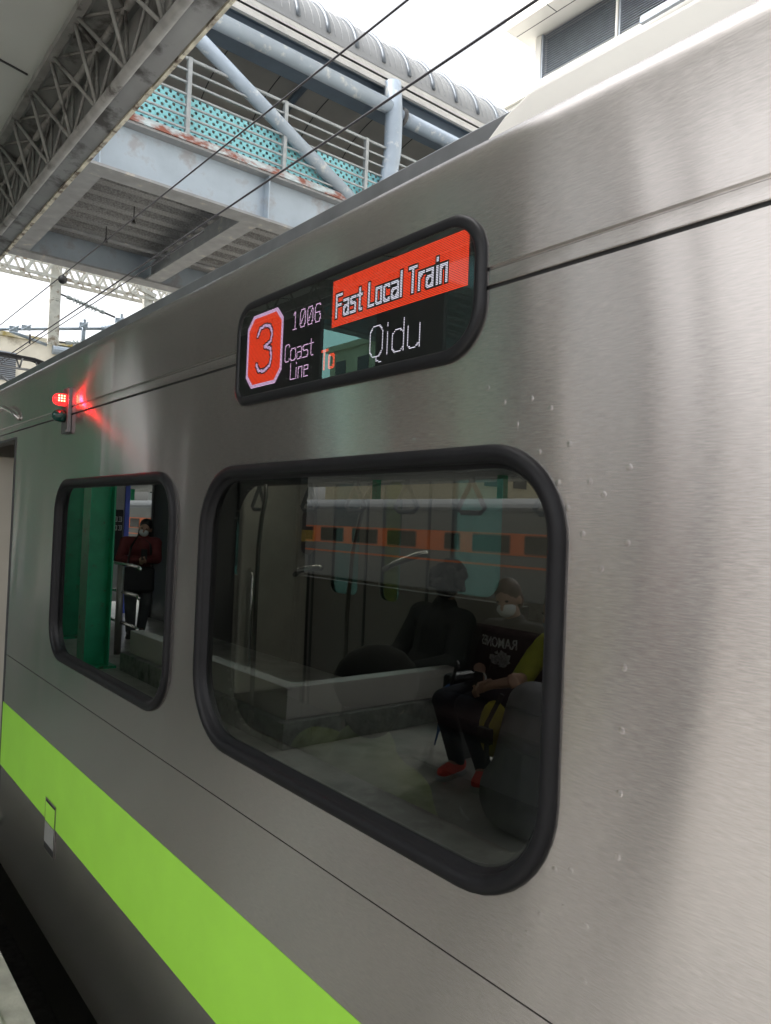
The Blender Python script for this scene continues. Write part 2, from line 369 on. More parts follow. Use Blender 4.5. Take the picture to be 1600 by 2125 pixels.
# interior shell
WC = [hole(BIG, BIGR, .047), hole(SML, SMLR, .047)]
sheet('side_lining', [(DOOR[1] + .02, -1.6), (XR, -1.6), (XR, .66), (DOOR[1] + .02, .66)], WC, .075, .085, LINING, train)
sheet('side_lining', [(XL, -1.6), (DOOR[0], -1.6), (DOOR[0], .66), (XL, .66)], [hole(r, BIGR, .047) for r in FARW], .075, .085, LINING, train)
MB().box(DOOR[0], DOOR[1], .075, .085, .40, .66).build('door_engine_cover', LINING, train)
MB().box(XL, XR, .012, 2.79, -1.66, -1.6).build('saloon_floor', FLOORV, train)
MB().box(XL, XR, .09, 2.72, .66, .69).build('saloon_ceiling', LINING, train)
FW_ = [(-7.12, -5.98, -.60, .15), (-3.80, -3.32, -.45, .46), (-2.30, -1.0, -.60, .15)]
FD = [(-5.26, -4.87, -.58, .36), (-4.58, -4.34, -.58, .36)]
YF = 2.74
sheet('side_lining', [(XL, -1.6), (XR, -1.6), (XR, .66), (XL, .66)], [rrect(*r, (.05, .14, .14, .10)) for r in FW_] + [rrect(*r, (.07,) * 4) for r in FD], YF, YF + .01, LINING, train)
sheet('body_side', [(XL, -1.81), (XR, -1.81), (XR, .72), (XL, .72)], [rrect(*r, (.05, .14, .14, .10), -.02) for r in FW_] + [rrect(*r, (.07,) * 4, -.02) for r in FD], 2.80, 2.804, STEEL, train)
TEAL = glass_mat('far_window_glass', (.24, .36, .35, 1), 1.5)
for r in FW_: panel('far_window', rrect(*r, (.05, .14, .14, .10), -.01), 2.765, 2.768, TEAL, train)
for r in FD: panel('door_window', rrect(*r, (.07,) * 4, -.01), 2.765, 2.768, TEAL, train)
MB().box(-5.62, -5.58, YF - .03, YF, -1.6, .4).build('door_seam', DARKGREY, train)
b = MB()
for x in (-5.52, -4.76, -4.02): b.box(x - .01, x + .01, YF - .012, YF, -1.6, .36)
b.build('door_leaf_edge', DARKGREY, train)
# windbreak panel beside the far door, with recess and grab pole
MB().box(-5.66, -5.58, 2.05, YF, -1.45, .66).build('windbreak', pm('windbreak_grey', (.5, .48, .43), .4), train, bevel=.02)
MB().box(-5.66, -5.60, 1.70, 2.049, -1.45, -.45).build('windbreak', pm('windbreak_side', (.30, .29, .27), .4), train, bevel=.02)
SEATC = pm('burgundy_fabric', (.030, .012, .016), .9, var=.2, scale=40)
SEATD = pm('seat_shell_grey', (.07, .08, .085), .45)
def seat(x0, x1, y0, y1, back):
    r = thing_part = MB().box(x0, x1, min(y0, y1), max(y0, y1), -1.22, -1.12).build('seat', SEATC, train, bevel=.03)
    yb = y1; s_ = 1 if back > 0 else -1
    MB().box(x0, x1, yb - .10 if s_ > 0 else yb, yb if s_ > 0 else yb + .10, -1.11, -.62).build('backrest', SEATC, r, bevel=.03)
    MB().box(x0, x1, min(y0, y1) + .05, max(y0, y1) - .02, -1.5, -1.225).build('seat_shell', SEATD, r, bevel=.01)
    return r
seat(-8.4, -5.72, 2.25, 2.72, 1); seat(-3.9, 2.5, 2.25, 2.72, 1)
seat(-2.10, 2.5, .58, .10, -1)
MB().box(-5.80, -5.70, 1.95, 2.72, -1.28, -1.02).build('armrest', SEATD, train, bevel=.03)
# grab poles
b = MB(); b.tube([(-3.31, .93, .66), (-3.22, .9, .12), (-3.25, .9, .02), (-3.27, .9, -.12), (-3.275, .9, -.40), (-3.27, .9, -1.12)], .012, 8); b.build('grab_pole', CHROME, train, smooth=True)
b = MB(); b.tube([(-2.95, 1.5, .24), (-3.14, 1.5, .22), (-3.20, 1.5, .14), (-3.29, 1.5, -.15), (-3.32, 1.5, -.5), (-3.31, 1.5, -1.6)], .013, 8); b.build('grab_pole', CHROME, train, smooth=True)
b = MB(); b.tube([(XL, 1.9, .30), (-2.95, 1.5, .24), (XR, 1.5, .24)], .012, 8); b.build('grab_rail', CHROME, train, smooth=True)
b = MB(); b.tube([(-3.00, .95, -.245), (-2.93, .93, -.22), (-2.80, .92, -.20), (-2.74, .92, -.195)], .014, 8); b.build('grab_rail', CHROME, train, smooth=True)
b = MB(); b.tube([(-3.62, 2.0, -.27), (-3.5, 2.0, -.22), (-3.30, 2.0, -.16), (-3.22, 2.0, -.15)], .02, 8); b.build('grab_rail', CHROME, train, smooth=True)
b = MB(); b.tube([(-5.56, 2.12, -.40), (-5.50, 2.12, -.46), (-5.50, 2.12, -1.18), (-5.56, 2.12, -1.24)], .014, 8); b.build('grab_rail', CHROME, train, smooth=True)
# strap hangers on the rail
for x in (-3.82, -3.28, -2.88, -2.50, -2.1, -1.7):
    st = MB().bar((x, 1.2, .40), (x, 1.2, .19), .035, .006).build('strap_hanger', DARKGREY, train)
    b = MB(); b.tube([(x, 1.2, .20), (x - .075, 1.2, .085), (x - .05, 1.2, .068), (x + .05, 1.2, .068), (x + .075, 1.2, .085), (x, 1.2, .20)], .011, 8); b.build('handle', DARKGREY, st, smooth=True)
MB().tube([(XL, 1.2, .41), (XR, 1.2, .41)], .014, 8).build('strap_rail', CHROME, train)
# lit ceiling strips (these are the saloon's own lamps)
LIT = pm('saloon_light', (1, .97, .88), .5, emit=(1, .93, .80), estr=3.2)
for y in (.75, 2.05): MB().box(-4.1 if y < 1 else XL + .3, XR - .3, y - .06, y + .06, .648, .657).build('light_strip', LIT, train)
MB().box(XL, XL + .02, .09, 2.72, -1.6, .66).build('end_wall', LINING, train)
MB().box(XR - .02, XR, .0, 2.8, -1.8, .72).build('end_wall', LINING, train)

# ---- pantograph on the roof
b = MB()
b.tube([(-11.15, .55, 1.88), (-11.12, .62, 2.02), (-11.1, .80, 2.10), (-11.1, 1.25, 2.125), (-11.1, 1.6, 2.115), (-11.1, 1.80, 2.06), (-11.12, 1.93, 1.90)], .022, 8)
b.tube([(-10.75, .62, 1.97), (-10.75, .80, 2.05), (-10.75, 1.25, 2.07), (-10.75, 1.6, 2.06), (-10.75, 1.84, 2.01), (-10.78, 1.93, 1.90)], .018, 8)
b.box(-11.14, -11.06, .85, 1.66, 2.09, 2.12)
pgo = b.build('pantograph', BLACK, train, smooth=False)
b = MB(); b.tube([(-10.9, .7, 1.93), (-10.9, 1.9, 1.93)], .016, 8); b.tube([(-10.9, 1.0, 1.93), (-9.8, 1.2, 1.5), (-10.9, 1.25, 1.15)], .02, 8); b.tube([(-10.9, 1.6, 1.93), (-9.8, 1.4, 1.5), (-10.9, 1.3, 1.15)], .02, 8)
b.tube([(-11.1, 1.45, 2.1), (-10.9, 1.45, 1.93), (-10.75, 1.45, 2.05)], .012, 6); b.tube([(-11.1, 1.7, 2.09), (-10.9, 1.7, 1.93), (-10.75, 1.7, 2.03)], .012, 6)
b.tube([(-10.9, 1.62, 1.93), (-10.85, 1.72, 1.80)], .014, 6)
b.build('pantograph_arm', pm('galvanised', (.30, .31, .32), .45, .6), pgo, smooth=True)
b = MB(); b.box(-11.3, -10.2, .95, 1.75, 1.05, 1.15); b.build('pantograph_base', DARKGREY, pgo)

# ---------------------------------------------------------------- destination display
SG = (-1.832, -.909, .306, .583); SGR = (.075, .095, .10, .055)
sign = ring('destination_display', SG, SGR, [(0, 0), (.001, -.007), (.004, -.010), (.010, -.012), (.020, -.012), (.024, -.010), (.025, -.006)], pm('display_bezel', (.008, .008, .010), .4, spec=.3), train)
panel('display_panel', rrect(*SG, SGR, .02), -.006, -.0005, pm('display_black', (.004, .004, .005), .6), sign)
P = .0032
GL = {  # glyph strokes on a 6 x 14 grid
 'F': (6, [[(0, 0), (0, 13), (6, 13)], [(0, 7), (5, 7)]]), 'a': (5, [[(0, 9), (4, 9), (5, 8), (5, 0)], [(5, 5), (1, 5), (0, 4), (0, 1), (1, 0), (3, 0), (5, 2)]]),
 's': (5, [[(5, 9), (1, 9), (0, 8), (0, 6), (1, 5), (4, 5), (5, 4), (5, 1), (4, 0), (0, 0)]]), 't': (4, [[(1.5, 12), (1.5, 1), (2.5, 0), (4, 0)], [(0, 9), (4, 9)]]),
 'L': (5, [[(0, 13), (0, 0), (5, 0)]]), 'o': (5, [[(1, 0), (4, 0), (5, 1), (5, 8), (4, 9), (1, 9), (0, 8), (0, 1), (1, 0)]]), 'c': (5, [[(5, 8), (4, 9), (1, 9), (0, 8), (0, 1), (1, 0), (4, 0), (5, 1)]]),
 'l': (1, [[(.5, 13), (.5, 0)]]), 'T': (6, [[(0, 13), (6, 13)], [(3, 13), (3, 0)]]), 'r': (4, [[(0, 9), (0, 0)], [(0, 6), (2, 9), (4, 9)]]), 'i': (1, [[(.5, 9), (.5, 0)], [(.5, 12), (.5, 13)]]),
 'n': (5, [[(0, 9), (0, 0)], [(0, 7), (2, 9), (4, 9), (5, 8), (5, 0)]]), 'e': (5, [[(0, 5), (5, 5), (5, 8), (4, 9), (1, 9), (0, 8), (0, 1), (1, 0), (5, 0)]]),
 'C': (5, [[(5, 11), (4, 13), (1, 13), (0, 11), (0, 2), (1, 0), (4, 0), (5, 2)]]), 'Q': (6, [[(1.5, 0), (4.5, 0), (6, 2.5), (6, 10.5), (4.5, 13), (1.5, 13), (0, 10.5), (0, 2.5), (1.5, 0)], [(3, 0), (3.4, -2), (5.5, -2.6)]]),
 'd': (5, [[(5, 13), (5, 0)], [(5, 7), (3.5, 9), (1, 9), (0, 7.5), (0, 1.5), (1, 0), (3.5, 0), (5, 2)]]), 'u': (5, [[(0, 9), (0, 1), (1, 0), (3, 0), (5, 2)], [(5, 9), (5, 0)]]),
 '1': (4, [[(.5, 11), (2, 13), (2, 0)], [(0, 0), (4, 0)]]), '0': (5, [[(1, 0), (4, 0), (5, 2), (5, 11), (4, 13), (1, 13), (0, 11), (0, 2), (1, 0)], [(1, 3), (4, 10)]]),
 '6': (5, [[(5, 12), (4, 13), (1, 13), (0, 11), (0, 2), (1, 0), (4, 0), (5, 2), (5, 5), (4, 7), (1, 7), (0, 6)]]),
 '3': (6, [[(0, 10.5), (1, 12.5), (3, 13), (5, 12.3), (6, 10.3), (5.5, 8), (3, 7), (5.5, 6), (6, 3.5), (5.4, 1.2), (3, 0), (1, .5), (0, 2.4)]]),
 ' ': (2, [])}
def raster(txt, cap, adv, thick=1, wscale=None, mono=False):
    px = set(); x = 0.; k = cap / 13.; ws = wscale or k
    for ch in txt:
        w, st = GL[ch]
        for pl_ in st:
            for (ax, ay), (bx, by) in zip(pl_, pl_[1:]):
                n = int(max(abs(ax - bx) * ws, abs(ay - by) * k) * 2) + 1
                for i in range(n + 1):
                    c = int(round(x + (ax + (bx - ax) * i / n) * ws)); r = int(round((ay + (by - ay) * i / n) * k))
                    px |= {(c + p, r + q) for p in range(thick) for q in range(thick if thick > 1 else 1)}
        x += (adv if mono else w * ws + adv)
    return px
def led(dots, x0, z0, y=-.0066, s=.00125, h=.00085):
    b = MB()
    for c, r in sorted(dots):
        x = x0 + c * P; z = z0 + r * P; b.add([(x - s, y, z - h), (x + s, y, z - h), (x + s, y, z + h), (x - s, y, z + h)], [(0, 1, 2, 3)])
    return b
def lit(name, c, e): 
    M = bpy.data.materials.new(name); M.use_nodes = True; p = M.node_tree.nodes['Principled BSDF']
    p.inputs['Base Color'].default_value = (.02, .02, .02, 1); p.inputs['Emission Color'].default_value = (*c, 1); p.inputs['Emission Strength'].default_value = e; return M
LED_R = lit('red_led', (1, .055, .012), .72); LED_W = lit('white_led', (.86, .80, .95), .62); LED_M = lit('magenta_led', (.9, .55, .88), .62)
def grow(px, n=1): return {(c + i, r + j) for c, r in px for i in range(-n, n + 1) for j in range(-n, n + 1)}
# red banner with white bold text and a dark outline
t = raster('Fast Local Train', 15, 2.75, 2, 1.06); t = {(c + 4, r + 6) for c, r in t}
full = {(c, r) for c in range(134) for r in range(33)}
led(full - grow(t), -1.3785, .443).build('red_banner', LED_R, sign)
led(t, -1.3785, .443).build('banner_text', LED_W, sign)
# line number badge
bw, bh = 57, 60
def octo(c, r, k, w, h, cut): return k <= c < w - k and k <= r < h - k and min(c - k, w - 1 - k - c) + min(r - k, h - 1 - k - r) >= cut
full = {(c, r) for c in range(bw) for r in range(bh) if octo(c, r, 0, bw, bh, 9)}
inn = {(c, r) for c in range(bw) for r in range(bh) if octo(c, r, 3, bw, bh, 8)}
t3 = raster('3', 37, 0, 2, 3.9); t3 = {(c + 16, r + 11) for c, r in t3}
led(full - inn, -1.772, .349).build('badge_border', LED_M, sign); led(inn - grow(t3), -1.772, .349).build('badge_field', LED_R, sign)
led(t3, -1.772, .349).build('badge_number', LED_M, sign)
led(raster('1006', 13, 10, 1, 1.35, True), -1.546, .468).build('train_number', LED_M, sign)
led(raster('Coast', 13, 2.2, 1, 1.25), -1.577, .393).build('line_name', LED_M, sign)
led(raster('Line', 12, 2.2, 1, 1.1), -1.549, .347).build('line_name', LED_M, sign)
led(raster('To', 13, 2.5, 2, 1.1), -1.416, .351).build('to_text', LED_R, sign)
led(raster('Qidu', 20, 4.2, 1, 2.15), -1.235, .352).build('destination_text', LED_W, sign)
panel('glass', rrect(*SG, SGR, .0235), -.0098, -.0088, glass_mat('display_glass', (.85, .87, .86, 1), 1.9), sign)
# ---------------------------------------------------------------- ground, tracks, platform
CONC = pm('platform_concrete', (.44, .43, .39), .30, var=.18, scale=5, bump=.15, bscale=120, stain=(.27, .26, .235), stain_amt=.5, stain_scale=2)
COPING = pm('coping_concrete', (.38, .36, .325), .8, var=.2, scale=12, bump=.2, bscale=90)
BALLAST = pm('ballast', (.22, .20, .18), .9, var=.5, scale=30, bump=.6, bscale=25)
DIRT = pm('dark_track_bed', (.035, .034, .034), .9, var=.4, scale=20, bump=.4, bscale=25)
def flat(name, x0, x1, y0, y1, z0, z1, mat): return tag(MB().box(x0, x1, y0, y1, z0, z1).build(name, mat), kind='structure')
flat('ground', -900, 900, -900, 900, -3.2, -2.90, pm('ground_soil', (.16, .15, .13), .9, var=.3, scale=.3))
flat('track_bed', -120, 60, -.2, 6.2, -2.896, -2.80, DIRT)
flat('track_bed', -120, 60, -16.5, -5.4, -2.896, -2.80, BALLAST)
flat('platform', -120, 40, -5.2, -.345, -2.894, -1.60, CONC)
flat('platform_coping', -120, 40, -.344, -.262, -2.894, -1.608, COPING)
flat('platform', -120, 40, 6.5, 11.5, -2.892, -1.60, CONC)
RAILM = pm('rail_steel', (.22, .17, .14), .45, .7, var=.3, scale=20)
SLEEP = pm('concrete_sleeper', (.30, .29, .27), .8, var=.2)
for yc in (-8.2, -14.0):
    for s_ in (-.53, .53):
        tag(MB().prism([(yc + s_ - .06, -2.74), (yc + s_ + .06, -2.74), (yc + s_ + .03, -2.60), (yc + s_ - .03, -2.60)], 'x', -90, 40).build('rail', RAILM), 'rusty running rail on pale ballast beyond the platform', 'rail', 'running rails beyond the platform')
b = MB()
for yc in (-8.2, -14.0):
    for k in range(90): b.box(-70 + k, -69.75 + k, yc - 1.1, yc + 1.1, -2.80, -2.735)
tag(b.build('sleepers', SLEEP), 'weathered concrete sleepers laid across the pale ballast', 'sleepers', kind='stuff')

# ---------------------------------------------------------------- platform canopy with its lattice truss
CEIL = pm('canopy_ceiling', (.55, .575, .55), .55, var=.06, scale=1.5)
TRUSSM = pm('truss_paint', (.25, .25, .24), .5, var=.2, scale=10, stain=(.08, .075, .07), stain_amt=.25, stain_scale=7)
FASC = pm('fascia_paint', (.30, .305, .30), .5, var=.15, scale=3, stain=(.07, .065, .06), stain_amt=.4, stain_scale=4, stretch=(1, 1, .4))
LIP = pm('gutter_lip', (.62, .58, .46), .5, var=.35, scale=14, stain=(.12, .08, .05), stain_amt=.45, stain_scale=12)
cx0, cx1, cx2 = -46, 1.0, -2.2
can = thing('platform_canopy', 'grey canopy roof over the platform with a lattice truss along its edge', 'canopy', (-20, -2, 2.5))
def zc(y): return 2.46 + .17 * (.1 - y)                     # the ceiling rises towards the back, shaped to let more sky in
def slope(b, x0, x1, y0, y1, dz0, dz1): return b.prism([(y0, zc(y0) + dz0), (y1, zc(y1) + dz0), (y1, zc(y1) + dz1), (y0, zc(y0) + dz1)], 'x', x0, x1)
b = MB(); slope(b, cx0, cx2, -5.2, .10, 0, .08); slope(b, cx2 + .0005, cx1, -5.2, -.75, 0, .08); b.build('ceiling_panel', CEIL, can)  # right stretch starts further back, shaped to let daylight onto the roof cover
b = MB()
for k in range(18): slope(b, -4.55 - 2.4 * k - .012, -4.55 - 2.4 * k, -5.1, .02, -.008, -.001)
b.build('ceiling_joint', DARKGREY, can)
b = MB(); b.prism([(.185, 2.02), (.295, 2.0), (.30, 2.5), (.10, 2.5), (.10, 2.43), (.27, 2.43), (.27, 2.05), (.185, 2.05)], 'x', cx0, cx2); b.build('gutter_box', FASC, can)
b = MB()
x = cx2
while x > cx0:
    l = random.uniform(.5, 1.6); j = random.uniform(-.006, .006); b.box(max(x - l, cx0), x, .296 + j, .316 + j * .5, 1.992 + j * .6, 2.02); x -= l
b.build('gutter_lip', LIP, can)
MB().tube([(cx0, .172, 2.0), (cx2, .172, 2.0)], .024, 10).build('truss_chord', TRUSSM, can, smooth=True)
MB().tube([(cx0, .215, 2.41), (cx2, .215, 2.41)], .020, 8).build('truss_chord', TRUSSM, can, smooth=True)
b = MB(); b.box(cx0, cx2, .028, .068, 2.385, 2.425); b.build('truss_chord', TRUSSM, can)
k = 0
while k < 48:
    x = -2.52 - .412 * k
    b = MB(); b.tube([(x, .172, 2.0), (x - .03, .05, 2.40)], .0105, 6); b.tube([(x, .172, 2.0), (x - .40, .05, 2.40)], .0105, 6)
    b.tube([(x, .172, 2.0), (x + .19, .215, 2.41)], .009, 6); b.tube([(x, .172, 2.0), (x - .20, .215, 2.41)], .009, 6)
    b.tube([(x - .03, .05, 2.405), (x - .20, .215, 2.41)], .009, 6); b.tube([(x - .43, .05, 2.405), (x - .20, .215, 2.41)], .009, 6)
    b.build('truss_web', TRUSSM, can, smooth=True); k += 1
# cross trusses and purlins under the ceiling
for xc in (-8.2, -13.0, -17.8, -22.6):
    b = MB(); slope(b, xc - .04, xc + .04, -5.1, .02, -.10, -.01); b.tube([(xc, -5.1, zc(-5.1) - .5), (xc, .0, zc(0) - .5)], .03, 6)
    for q in range(12):
        ya, ym, yb_ = -5.0 + .42 * q, -4.79 + .42 * q, -4.58 + .42 * q
        b.tube([(xc, ya, zc(ya) - .5), (xc, ym, zc(ym) - .08)], .014, 6); b.tube([(xc, ym, zc(ym) - .08), (xc, yb_, zc(yb_) - .5)], .014, 6)
    b.build('cross_truss', TRUSSM, can)
for yc in (-1.2, -2.4, -3.6, -4.8): MB().box(cx0, cx1 if yc < -1 else cx2, yc - .05, yc + .05, zc(yc) - .11, zc(yc) - .012).build('purlin', TRUSSM, can)
MB().box(cx0, cx1, -5.30, -5.2, zc(-5.2) - .1, zc(-5.2) + .08).build('back_fascia', FASC, can)
b = MB(); slope(b, cx1 + .001, cx1 + .04, -5.30, -.75, -.12, .09); b.build('end_fascia', FASC, can)
PANB = pm('sky_block_dark', (.05, .05, .048), .6, var=.15, scale=2); TEALP = glass_mat('added_teal_pane', (.66, .93, .90, 1), 1.3)
for x0, x1 in ((-5.55, -4.93), (-7.95, -6.62), (-16.6, -9.32), (-34, -18.9)): MB().box(x0, x1, -5.30, -5.24, .85, zc(-5.2) - .103).build('sky_block_panel', PANB, can)  # added dark panels out of view, blocking sky from the steel's reflection
for x0, x1 in ((-6.61, -5.56), (-9.31, -7.96)): MB().box(x0, x1, -5.275, -5.268, .85, zc(-5.2) - .103).build('added_teal_pane', TEALP, can)  # added panes, tinting the sky gaps that the steel and sign reflect
for x in (-3.22, -2.75): tag(MB().tube([(x, -4.1, -1.6), (x, -4.1, 2.40)], .055, 12).build('streak_pole', pm('pole_brown', (.06, .05, .045), .5) if x < -3 else bpy.data.materials['pole_brown'], smooth=True), 'added dark pole standing behind the bench' if x < -3 else 'added dark pole near the open end of the canopy', 'pipe', 'added poles')  # poles added for the thin dark streaks in the steel
# green steel columns
GREENP = pm('green_column_paint', (.02, .36, .18), .35, var=.15, scale=5, stain=(.10, .05, .03), stain_amt=.12, stain_scale=8)
def hcol(x, y, w, d, label):
    c = thing('steel_column', label, 'column', (x, y, -1.6), 'green canopy columns')
    b = MB(); t = .016; b.box(x - t / 2, x + t / 2, y - d / 2 + t, y + d / 2 - t, -1.6, 2.44); b.build('web', GREENP, c)
    for s_ in (-1, 1): MB().box(x - w / 2, x + w / 2, y + s_ * d / 2 - (t if s_ > 0 else 0), y + s_ * d / 2 + (0 if s_ > 0 else t), -1.6, 2.44).build('flange', GREENP, c)
    MB().box(x - w / 2 - .06, x + w / 2 + .06, y - d / 2 - .06, y + d / 2 + .06, -1.6, -1.575).build('base_plate', GREENP, c)
    return c
hcol(-8.0, -1.63, .24, .26, 'dark green steel column nearest the handrail, scuffed brown along one flange')
hcol(-10.1, -2.0, .30, .30, 'broad light green steel column behind the narrower green column')
hcol(-13.3, -2.22, .4, .5, 'green steel column far along the platform under the canopy')
hcol(-22.5, -1.9, .3, .3, 'farthest green steel column along the canopy')

# ---------------------------------------------------------------- footbridge
BLUEST = pm('blue_grey_steel', (.34, .40, .46), .5, var=.10, scale=2.5, stain=(.30, .31, .33), stain_amt=.35, stain_scale=2.5, bump=.05, bscale=15)
FLANGE = pm('flange_grey', (.25, .255, .26), .55, var=.15, scale=5, stain=(.45, .40, .34), stain_amt=.10, stain_scale=5)
SHADEB = pm('shaded_blue_steel', (.13, .17, .22), .55, var=.1, scale=3)  # darker copy of the blue-grey steel: the eaves' shade put into the colour
CURB = pm('rusted_curb', (.40, .46, .48), .65, var=.2, scale=9, stain=(.22, .07, .045), stain_amt=.62, stain_scale=2.2, stretch=(1, 1.2, 3))
RAILP = pm('railing_grey', (.30, .32, .33), .45, .2, var=.15, scale=10)
TUBEP = pm('tube_blue_grey', (.30, .36, .43), .42, var=.08, scale=4, stain=(.55, .57, .56), stain_amt=.22, stain_scale=5)
ROOFB = pm('barrel_roof_metal', (.22, .23, .24), .5, .0, var=.06, scale=3)
RIBM = pm('roof_rib_metal', (.13, .15, .175), .45, .2, var=.1)
INNER = pm('barrel_lining', (.42, .40, .37), .6, var=.08, scale=2)
DECKU = pm('corrugated_deck', (.20, .20, .20), .6, var=.45, scale=55, stretch=(1, .6, 1), bump=.2, bscale=80)
def perforated():
    M = pm('perforated_turquoise', (.28, .66, .72), .5, var=.08, scale=2); t = M.node_tree; N = t.nodes; L = t.links
    tc = N.new('ShaderNodeTexCoord'); sx = N.new('ShaderNodeSeparateXYZ'); L.new(tc.outputs['Object'], sx.inputs[0])
    def mth(op, a, b=None, c=None):
        n = N.new('ShaderNodeMath'); n.operation = op
        for i, q in enumerate((a, b, c)):
            if q is None: continue
            if isinstance(q, (int, float)): n.inputs[i].default_value = q
            else: L.new(q, n.inputs[i])
        return n.outputs[0]
    p = .105
    v = mth('DIVIDE', sx.outputs[2], p * .5); row = mth('FLOOR', v); off = mth('MULTIPLY', mth('MODULO', row, 2), .5)
    u = mth('ADD', mth('DIVIDE', sx.outputs[1], p), mth('ABSOLUTE', off))
    du = mth('MULTIPLY', mth('SUBTRACT', mth('FRACT', u), .5), p); dv = mth('MULTIPLY', mth('SUBTRACT', mth('FRACT', v), .5), p * .5)
    r2 = mth('ADD', mth('MULTIPLY', du, du), mth('MULTIPLY', dv, dv)); hole_ = mth('LESS_THAN', r2, .022 ** 2)
    tr = N.new('ShaderNodeBsdfTransparent'); mx = N.new('ShaderNodeMixShader'); L.new(hole_, mx.inputs[0])
    L.new(N['Principled BSDF'].outputs[0], mx.inputs[1]); L.new(tr.outputs[0], mx.inputs[2]); L.new(mx.outputs[0], N['Material Output'].inputs[0]); return M
PERF = perforated()
br = thing('footbridge', 'blue-grey covered footbridge with perforated turquoise sides crossing over the train', 'footbridge', (-11.5, 5, 4.3))
YA, YB = -14.0, 26.0
for xg, s_ in ((-9.5, 1), (-13.45, -1)):
    g_ = MB().box(xg - .012, xg + .012, YA, YB, 4.332, 4.955).build('girder', BLUEST, br)
    MB().box(xg - .16, xg + .16, YA, YB, 4.295, 4.33).build('bottom_flange', FLANGE, g_)
    MB().box(xg - .16, xg + .16, YA, YB, 4.957, 4.99).build('top_flange', FLANGE, g_)
    y = 1.90 - 2.37 * 6
    while y < YB - .1: MB().box(xg - .15 if s_ < 0 else xg + .013, xg - .013 if s_ < 0 else xg + .15, y - .008, y + .008, 4.331, 4.956).build('stiffener', BLUEST, g_); y += 2.37
MB().box(-9.42, -9.32, YA, YB, 4.992, 5.085).build('curb', CURB, br)
b = MB(); b.box(-13.3, -9.65, YA, YB, 4.80, 4.98); b.build('deck', DECKU, br)
b = MB(); x = -13.2
while x < -9.75: b.prism([(x, 4.70), (x + .16, 4.70), (x + .22, 4.799), (x - .06, 4.799)], 'y', YA, YB); x += .40
b.build('deck_corrugation', DECKU, br)
for y in (1.9, 4.15, 6.4, 8.65, -.35, -2.6):
    c_ = MB().box(-13.4, -9.53, y - .008, y + .008, 4.36, 4.69).build('cross_beam', FLANGE, br)
    MB().box(-13.4, -9.53, y - .14, y + .14, 4.325, 4.355).build('flange', FLANGE, c_)
for x in (-9.85, -10.25, -12.6): MB().tube([(x, YA, 4.60), (x, YB, 4.60)], .035, 8).build('service_pipe', FLANGE, br, smooth=True)
for x, y in ((-10.0, 3.3), (-11.2, 3.0), (-12.3, 2.95)): MB().tube([(x, y, 4.70), (x, y, 4.52), (x, y, 4.44)], [.008, .008, .035], 8).build('cable_hook', BLACK, br)
# sides: posts, rails, perforated panels
for k in range(-6, 14):
    y = 3.0 + 1.485 * k; p_ = MB()
    p_.box(-9.40, -9.33, y - .028, y + .028, 5.086, 6.12); p_.box(-9.41, -9.32, y - .045, y + .045, 5.086, 5.10)
    p_.build('post', RAILP, br)
for z in (5.16, 5.32, 5.47, 5.62, 5.78, 5.94, 6.10): MB().tube([(-9.36, YA, z), (-9.36, YB, z)], .017 if z < 6.05 else .024, 8).build('side_rail', RAILP, br, smooth=True)
MB().box(-9.475, -9.465, YA, YB, 5.06, 5.66).build('perforated_panel', PERF, br)
MB().box(-9.475, -9.455, YA, YB, 5.66, 5.69).build('panel_edge', BLUEST, br)
MB().box(-13.45, -13.43, YA, YB, 5.0, 5.66).build('perforated_panel', PERF, br)
b = MB(); b.box(-13.5, -13.4, YA, YB, 6.0, 6.1); b.box(-13.5, -13.40, YA, YB, 6.35, 6.45); b.build('far_rail', RAILP, br)
for k in range(-6, 14): MB().box(-13.5, -13.42, 3 + 1.485 * k, 3.06 + 1.485 * k, 5.0, 7.4).build('far_post', RAILP, br)
# arch truss tubes
TY = [YA, YB]
for x0 in (-9.36, -13.6):
    MB().tube([(x0, -9, 6.79), (x0, 6.40, 6.79)], .115, 16).build('arch_tube', TUBEP, br, smooth=True)
    MB().tube([(x0, 6.62, 6.72), (x0, YB, 6.66)], .115, 16).build('arch_tube', TUBEP, br, smooth=True)
    MB().tube([(x0, 6.63, 6.72), (x0, 6.69, 6.72)], .15, 16).build('tube_collar', DARKGREY, br, smooth=True)
    MB().tube([(x0, 6.30, 5.0), (x0, 6.42, 5.5), (x0, 6.50, 6.1), (x0, 6.50, 6.7), (x0, 6.44, 7.2)], [.145] * 5, 16).build('arch_column', TUBEP, br, smooth=True)
    MB().tube([(x0, 2.55, 6.72), (x0, 5.75, 5.05)], .10, 14).build('diagonal_brace', TUBEP, br, smooth=True)
    MB().tube([(x0, 10.2, 6.7), (x0, 6.9, 5.05)], .10, 14).build('diagonal_brace', TUBEP, br, smooth=True)
    MB().tube([(x0, -1.2, 6.72), (x0, 2.2, 5.05)], .10, 14).build('diagonal_brace', TUBEP, br, smooth=True)
